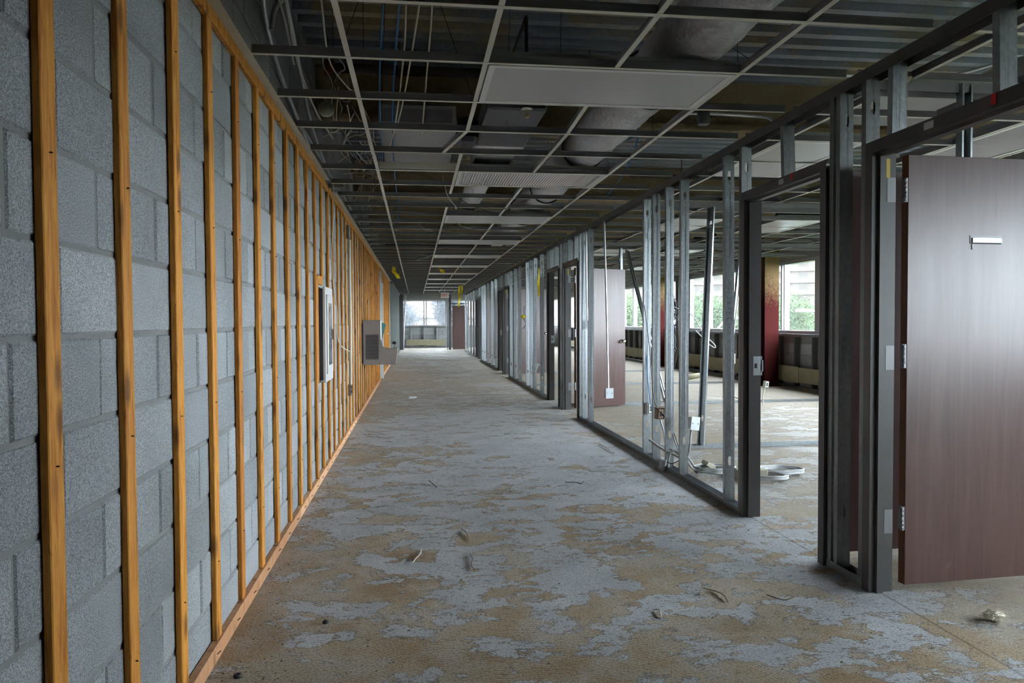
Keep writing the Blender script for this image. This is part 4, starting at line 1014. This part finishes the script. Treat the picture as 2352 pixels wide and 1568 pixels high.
# hanging black wire bundle by the window
rc = random.Random(5); 
root = thing('wire_bundle', 'bundle of black wires hanging before the office windows', 'wires', (3.78, 10.64, .70))
for i in range(14):
    pts = [(.02 + rc.uniform(-.03, .03), rc.uniform(-.05, .05), .92)]
    for j in range(1, 6): pts.append((rc.uniform(-.09, .09), rc.uniform(-.06, .06), .92 - j * .17 + rc.uniform(-.06, .06)))
    MB().tube(smooth_path(pts, 5), .006, 5).build('wire', 'black_cable', root)
MB().tube([(.02, 0, .9), (.04, 0, 1.75)], .006, 5).build('hanging_lead', 'black_cable', root)
cable('pale cable loop trailing from the black wire bundle', [(3.80, 10.6, 1.45), (4.05, 10.5, 1.32), (4.22, 10.5, 1.05), (4.38, 10.5, .90), (4.40, 10.5, .84), (4.3, 10.5, .9), (4.1, 10.5, 1.1)], .008, 'grey_cable')
cable('knot of thin wires bound with yellow tape at a far stud', [(2.10, 14.3, 1.55), (2.08, 14.2, 1.4), (2.12, 14.1, 1.3), (2.06, 14.25, 1.32), (2.11, 14.15, 1.2), (2.07, 14.3, 1.1)], .006, 'black_cable')
o = MB().lathe([(0, -.03), (.05, -.025), (.07, 0), (.05, .03), (0, .035)], 10, 0, Matrix.Translation((2.08, 14.2, 1.33))).build('tape_knot', 'yellow_tape'); tag(o, 'yellow tape knot round wires on a far stud', 'tape')
# short clay coloured pipe on the office floor
root = thing('pipe_offcut', 'short pale pipe offcut with a rusty end on the office floor', 'pipe', (5.45, 14.6, .055))
MB().lathe([(.045, 0), (.055, 0), (.055, .34), (.045, .34), (.045, 0)], 16, 0, Matrix.Rotation(R(80), 4, 'Y')).build('pipe', 'board_tan', root); MB().lathe([(.0, -.002), (.05, -.003), (.05, 0)], 16, 0, Matrix.Rotation(R(80), 4, 'Y')).build('end_cap', 'rust', root)

# ---- exit sign, tape
root = thing('exit_sign', 'white exit sign with red letters hanging at the far end of the corridor', 'sign', (1.06, 27.16, 2.10))
MB().cbox(-.15, .15, -.02, .02, 0, .20, .005).build('case', 'exit_white', root)
lt = MB(); 
def bar(x0, x1, z0, z1): lt.box(x0, x1, -.024, -.019, z0, z1)
lw = .012; h0, h1 = .045, .155
def E_(x): bar(x, x + lw, h0, h1); [bar(x + lw, x + .042, z, z + .014) for z in (h0, .093, h1 - .014)]
E_(-.105)
for sg in (-1, 1): lt.prism([(-.022 - sg * .024 - .008, h0), (-.022 - sg * .024 + .008, h0), (-.022 + sg * .024 + .008, h1), (-.022 + sg * .024 - .008, h1)], XZ, -.024, -.019)
bar(.030, .030 + lw, h0, h1); bar(.074, .086, h0, h1); bar(.055, .105, h1 - .014, h1)
lt.prism([(-.145, .10), (-.125, .13), (-.125, .07)], XZ, -.024, -.019); lt.prism([(.145, .10), (.125, .13), (.125, .07)], XZ, -.024, -.019)
lt.build('letters', 'exit_red', root); MB().tube([(0, 0, .2), (0, 0, .36)], .008, 6).build('stem', 'exit_white', root)
def tape(label, pts, w=.075, tw=.6):
    P = smooth_path(pts, 6); vs = []; fs = []
    for i, p in enumerate(P):
        a = tw * math.sin(i * .5); d = Vector((math.cos(a), math.sin(a), .1)) * w / 2
        off = Vector((0, .001, 0)); vs += [p - d, p + d, p + d + off, p - d + off]
    for i in range(len(P) - 1):
        b = i * 4
        for k in range(4): fs.append((b + k, b + (k + 1) % 4, b + 4 + (k + 1) % 4, b + 4 + k))
    o = MB().add(vs, fs).build('caution_tape', 'yellow_tape'); return tag(o, label, 'tape')
tape('long yellow tape strip hanging beside the exit sign', [(1.43, 24.111, 2.45), (1.40, 24.111, 2.2), (1.42, 24.111, 2.0), (1.39, 24.111, 1.8), (1.40, 24.111, 1.72)], .07)
tape('shorter yellow tape tail hanging next to the long strip', [(1.50, 24.115000000000002, 2.45), (1.50, 24.115000000000002, 2.28), (1.48, 24.115000000000002, 2.16)], .06)
tape('yellow tape scrap hanging from the grid on the left', [(-.45, 16.187, 2.45), (-.46, 16.187, 2.33), (-.40, 16.187, 2.26), (-.36, 16.187, 2.18)], .09)
tape('yellow tape scrap tied to the middle of the grid', [(.56, 16.796, 2.46), (.60, 16.796, 2.40), (.62, 16.796, 2.34)], .10)
tape('yellow tape hanging behind the bent studs near the far brown door', [(2.75, 16.187, 2.45), (2.72, 16.187, 2.1), (2.74, 16.187, 1.8)], .10)
# wood blocking scrap
o = MB().add([(0, 0, 0), (.10, 0, .01), (.08, .02, -.03), (.045, .02, -.05), (.01, .01, -.02), (0, .012, .004), (.1, .012, .014)], [(0, 1, 2, 3, 4), (5, 6, 1, 0), (5, 4, 3, 2, 6)]).build('tile_scrap', 'board_tan', None, PZ(2052, 178, 2.40)); tag(o, 'torn tan board scrap stuck on the ceiling track above the near frames', 'scrap')

# ---- debris on the floor
def bit(label, p, shape, mat, name='debris_bit', cat='debris', group=None):
    o = shape.build(name, mat, None, p); return tag(o, label, cat, group)
# fluff ball
rc = random.Random(9); m = MB()
bm = bmesh.new(); bmesh.ops.create_icosphere(bm, subdivisions=3, radius=.03)
for v_ in bm.verts:
    k = 1 + rc.uniform(-.25, .3); v_.co = Vector((v_.co.x * k * 1.25, v_.co.y * k, v_.co.z * k * .62 + .018))
m.add([v_.co for v_ in bm.verts], [[q.index for q in f.verts] for f in bm.faces], 0, True); bm.free()
for i in range(160):
    a, b = rc.uniform(0, 6.28), rc.uniform(-.2, 1.2); d = Vector((math.cos(a) * math.cos(b) * 1.25, math.sin(a) * math.cos(b), max(0, math.sin(b)) * .7)); p0 = d * .024 + Vector((0, 0, .016)); p1 = d * rc.uniform(.036, .05) + Vector((rc.uniform(-.01, .01), rc.uniform(-.01, .01), .016))
    m.tube([p0, (p0 + p1) / 2 + Vector((rc.uniform(-.004, .004), 0, .003)), p1], [.0012, .0008, .0003], 3, cap=False)
bit('ball of pale insulation fluff on the floor at the right', PZ(2282, 1424, 0), m, 'fluff', 'insulation_fluff')
bit('dark hex nut on the floor by the bottom left plate', PZ(546, 1555, 0), MB().lathe([(.007, 0), (.014, 0), (.014, .012), (.007, .012), (.007, 0)], 6), 'dark_slot', 'hex_nut', 'nut')
bit('dark pebble on the floor left of centre', PZ(748, 1431, 0), MB().lathe([(0, 0), (.012, .002), (.014, .008), (.007, .014), (0, .015)], 7), 'dark_slot', 'pebble', 'pebble')
def strip_bit(label, px, r, mat, group):
    pts = [PZ(x, y, r + .002) + Vector((0, 0, .004 * (i % 2))) for i, (x, y) in enumerate(px)]
    return cable(label, pts, r, mat, group, 'glue_strip', 4, 5)
GS = 'peeled glue strips and wire ends on the floor'
strip_bit('curled pale strip on the floor near the corridor centre', [(968, 1262), (964, 1275), (955, 1282), (948, 1294)], .003, 'cream_cable', GS)
strip_bit('curled strip of peeled glue right of centre, arched', [(1607, 1366), (1612, 1354), (1640, 1356), (1662, 1368), (1672, 1382)], .003, 'debris', GS)
strip_bit('short hooked pale strip in the lower middle of the floor', [(1500, 1400), (1515, 1402), (1518, 1418)], .003, 'cream_cable', GS)
strip_bit('thin pale strand lying across the lower right floor', [(1550, 1398), (1590, 1395), (1596, 1388), (1650, 1388)], .0015, 'cream_cable', GS)
strip_bit('wavy dark strip on the floor near the right doorway', [(1762, 1365), (1775, 1372), (1800, 1377), (1815, 1376), (1823, 1370)], .003, 'debris', GS)
strip_bit('thin dark wire end on the pale floor in mid corridor', [(1298, 1107), (1320, 1108), (1335, 1110), (1341, 1106)], .003, 'black_cable', GS)
strip_bit('dark twig like strip near the partition in mid corridor', [(1376, 1020), (1392, 1028), (1403, 1038), (1412, 1041)], .003, 'debris', GS)
strip_bit('short dark strip closer to the partition track', [(1374 + 60, 1022), (1396, 1029)], .002, 'debris', GS)
strip_bit('pale peeled strip in front of the timber wall', [(985, 1103), (992, 1110), (1003, 1118)], .004, 'debris', GS)
strip_bit('wiggly glue strip across a grey patch left of centre', [(1080, 1272), (1086, 1285), (1082, 1296), (1090, 1310)], .003, 'debris', GS)
strip_bit('wiggly glue strip on bare concrete in the middle', [(1060, 1215), (1072, 1225), (1076, 1240)], .003, 'debris', GS)
cr_ = MB(); rc = random.Random(4)
for i in range(700):
    y = rc.uniform(2.3, 12) if i % 2 else rc.uniform(2.3, 6); x = -.70 + abs(rc.gauss(0, .12)) if i % 3 else rc.uniform(-.6, 2.0); s_ = rc.uniform(.002, .006) * (1.5 if rc.random() < .12 else 1); a = rc.uniform(0, 6.28)
    if not (-.72 < x < 2.0): continue
    c_, d_ = math.cos(a) * s_, math.sin(a) * s_
    cr_.add([(x + c_, y + d_, 0), (x - d_, y + c_, 0), (x - c_, y - d_ * .6, 0), (x + d_ * .7, y - c_, 0), (x, y, s_ * .8)], [(0, 1, 4), (1, 2, 4), (2, 3, 4), (3, 0, 4)])
o = cr_.build('crumbs', 'debris'); tag(o, 'fine crumbs and dust of old glue scattered over the floor', 'crumbs', kind='stuff')
o = MB().tube([(-.12, 11.9, .03), (.0, 11.95, .03)], .02, 10).build('pipe_sleeve', 'white_paint'); tag(o, 'small white pipe sleeve on the floor behind the drinking fountain', 'pipe')
o = MB().cbox(0, .3, 0, .1, 0, .05, .01).cbox(.35, .6, .02, .1, 0, .04, .01).build('rubble', 'debris', None, (.0, 35.0, 0)); tag(o, 'low heap of rubble under the far end window', 'rubble')

# ================================================================== OUTSIDE: tower, leaf and ground colours darkened to offset the exposure
t = NT('grass'); t.set(Specular_IOR_Level=.05, Base_Color=(.03, .04, .02), Roughness=.9); M['grass'] = t.m
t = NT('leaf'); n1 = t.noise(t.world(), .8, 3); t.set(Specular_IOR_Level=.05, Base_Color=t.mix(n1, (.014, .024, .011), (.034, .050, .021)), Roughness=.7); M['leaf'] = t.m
t = NT('leaf_hazed'); n1 = t.noise(t.world(), .8, 3); t.set(Specular_IOR_Level=.05, Base_Color=t.mix(n1, (.010, .012, .015), (.026, .030, .036)), Roughness=.7); M['leaf_hazed'] = t.m  # leaf colour turned blue-grey, distant haze put into it
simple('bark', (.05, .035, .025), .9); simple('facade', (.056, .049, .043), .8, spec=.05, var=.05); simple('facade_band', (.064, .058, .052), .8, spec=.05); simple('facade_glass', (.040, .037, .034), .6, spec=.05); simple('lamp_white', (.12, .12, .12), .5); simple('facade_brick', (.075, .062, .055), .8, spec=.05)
ZGR = -4.2
o = MB().box(-200, 300, -200, 400, ZGR - .3, ZGR).build('ground', 'grass'); o['kind'] = 'structure'; o['label'] = 'ground outside far below the windows'
def tree(label, x, y, h, w, seed, mat='leaf', leaves=2600):
    root = thing('tree', label, 'tree', (x, y, ZGR), group='trees outside the windows'); rr = random.Random(seed)
    MB().tube([(0, 0, 0), (.05, 0, h * .3), (0, .05, h * .7)], [.16, .13, .05], 8).build('trunk', 'bark', root)
    m = MB(); blobs = []
    for i in range(11):
        a = rr.uniform(0, 6.28); q = rr.uniform(0, .34) * w; blobs.append((q * math.cos(a), q * math.sin(a), h * rr.uniform(.42, .86), w * rr.uniform(.16, .27)))
    blobs.append((0, 0, h * .88, w * .16))
    for i in range(leaves):
        bx_, by_, bz_, br = rr.choice(blobs); d = Vector((rr.gauss(0, 1), rr.gauss(0, 1), rr.gauss(0, 1))).normalized() * br * rr.uniform(.55, 1.08)
        p = Vector((bx_, by_, bz_)) + d; s_ = rr.uniform(.05, .10) * (w / 4.5); u = Vector((rr.gauss(0, 1), rr.gauss(0, 1), rr.gauss(0, 1))).normalized(); v_ = u.orthogonal().normalized()
        m.add([p - u * s_, p + v_ * s_ * .5, p + u * s_, p - v_ * s_ * .5], [(0, 1, 2, 3)])
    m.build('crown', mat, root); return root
TL = [(-1.0, 43, 6.9, 3.9, 'leaf_hazed', 'dusky tree filling the left pane of the far end window'), (2.0, 44.6, 7.5, 4.3, 'leaf_hazed', 'dusky tree filling the right pane of the far end window'), (6.2, 46, 6.4, 4.2, 'leaf_hazed', 'tree outside right of the far end window')]
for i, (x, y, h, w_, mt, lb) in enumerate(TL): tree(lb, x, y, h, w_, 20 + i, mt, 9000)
SL = [(24, 40, 6.4, 7), (27, 50, 7.0, 7), (21, 50, 6.8, 7), (24, 60, 7.4, 8), (20, 31, 5.4, 6), (31, 62, 7.6, 8), (17, 57, 6.8, 7), (21, 71, 7.6, 8)]
sl_lab = ['bushy tree below the pale tower, nearest the street lamp', 'bushy tree outside left of the street lamp', 'rounded tree outside the middle office window', 'tree outside seen left of the dark pier', 'low tree outside at the right window edge', 'tall tree outside further left', 'tree outside seen behind the black wires', 'tree outside near the far windows']
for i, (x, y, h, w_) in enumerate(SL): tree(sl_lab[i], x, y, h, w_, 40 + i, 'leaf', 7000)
def tower(label, loc, rz, W, D, floors, fh, mat):
    root = thing('apartment_tower', label, 'building', loc, (0, 0, rz))
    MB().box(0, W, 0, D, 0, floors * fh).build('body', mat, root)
    for k in range(floors):
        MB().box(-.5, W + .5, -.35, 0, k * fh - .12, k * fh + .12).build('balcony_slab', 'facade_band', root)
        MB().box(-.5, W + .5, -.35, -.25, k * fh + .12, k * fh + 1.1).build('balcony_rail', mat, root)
    me_w = MB().box(0, 2.0, -.06, 0, 0, 1.9).mesh('window', 'facade_glass')
    for k in range(3, min(floors, 11)):
        n_ = int(W / 5.4)
        for j in range(n_): put('window', me_w, root, (1.4 + j * 5.4, 0, k * fh + .6))
    return root
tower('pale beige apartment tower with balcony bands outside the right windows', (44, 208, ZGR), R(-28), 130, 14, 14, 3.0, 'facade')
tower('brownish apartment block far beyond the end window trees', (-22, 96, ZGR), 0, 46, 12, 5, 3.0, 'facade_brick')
def lamp(label, x, y, z, rz):
    root = thing('street_lamp', label, 'street lamp', (x, y, ZGR), (0, 0, rz)); H = z - ZGR
    MB().tube([(0, 0, 0), (0, 0, H)], [.11, .07], 8).build('pole', 'lamp_white', root)
    MB().tube(smooth_path([(0, 0, H - .1), (-.35, 0, H + .35), (-.9, 0, H + .95), (-1.25, 0, H + 1.05)], 5), .05, 8).build('arm', 'lamp_white', root)
    MB().cbox(-1.85, -1.2, -.14, .14, H + .98, H + 1.12, .03).build('head', 'lamp_white', root)
lamp('white street lamp with a curved arm outside the window right of the red column', 16.6, 27.6, .55, R(10))
lamp('white street lamp outside left of the leaning stud', 14.0, 34.2, .3, R(185))
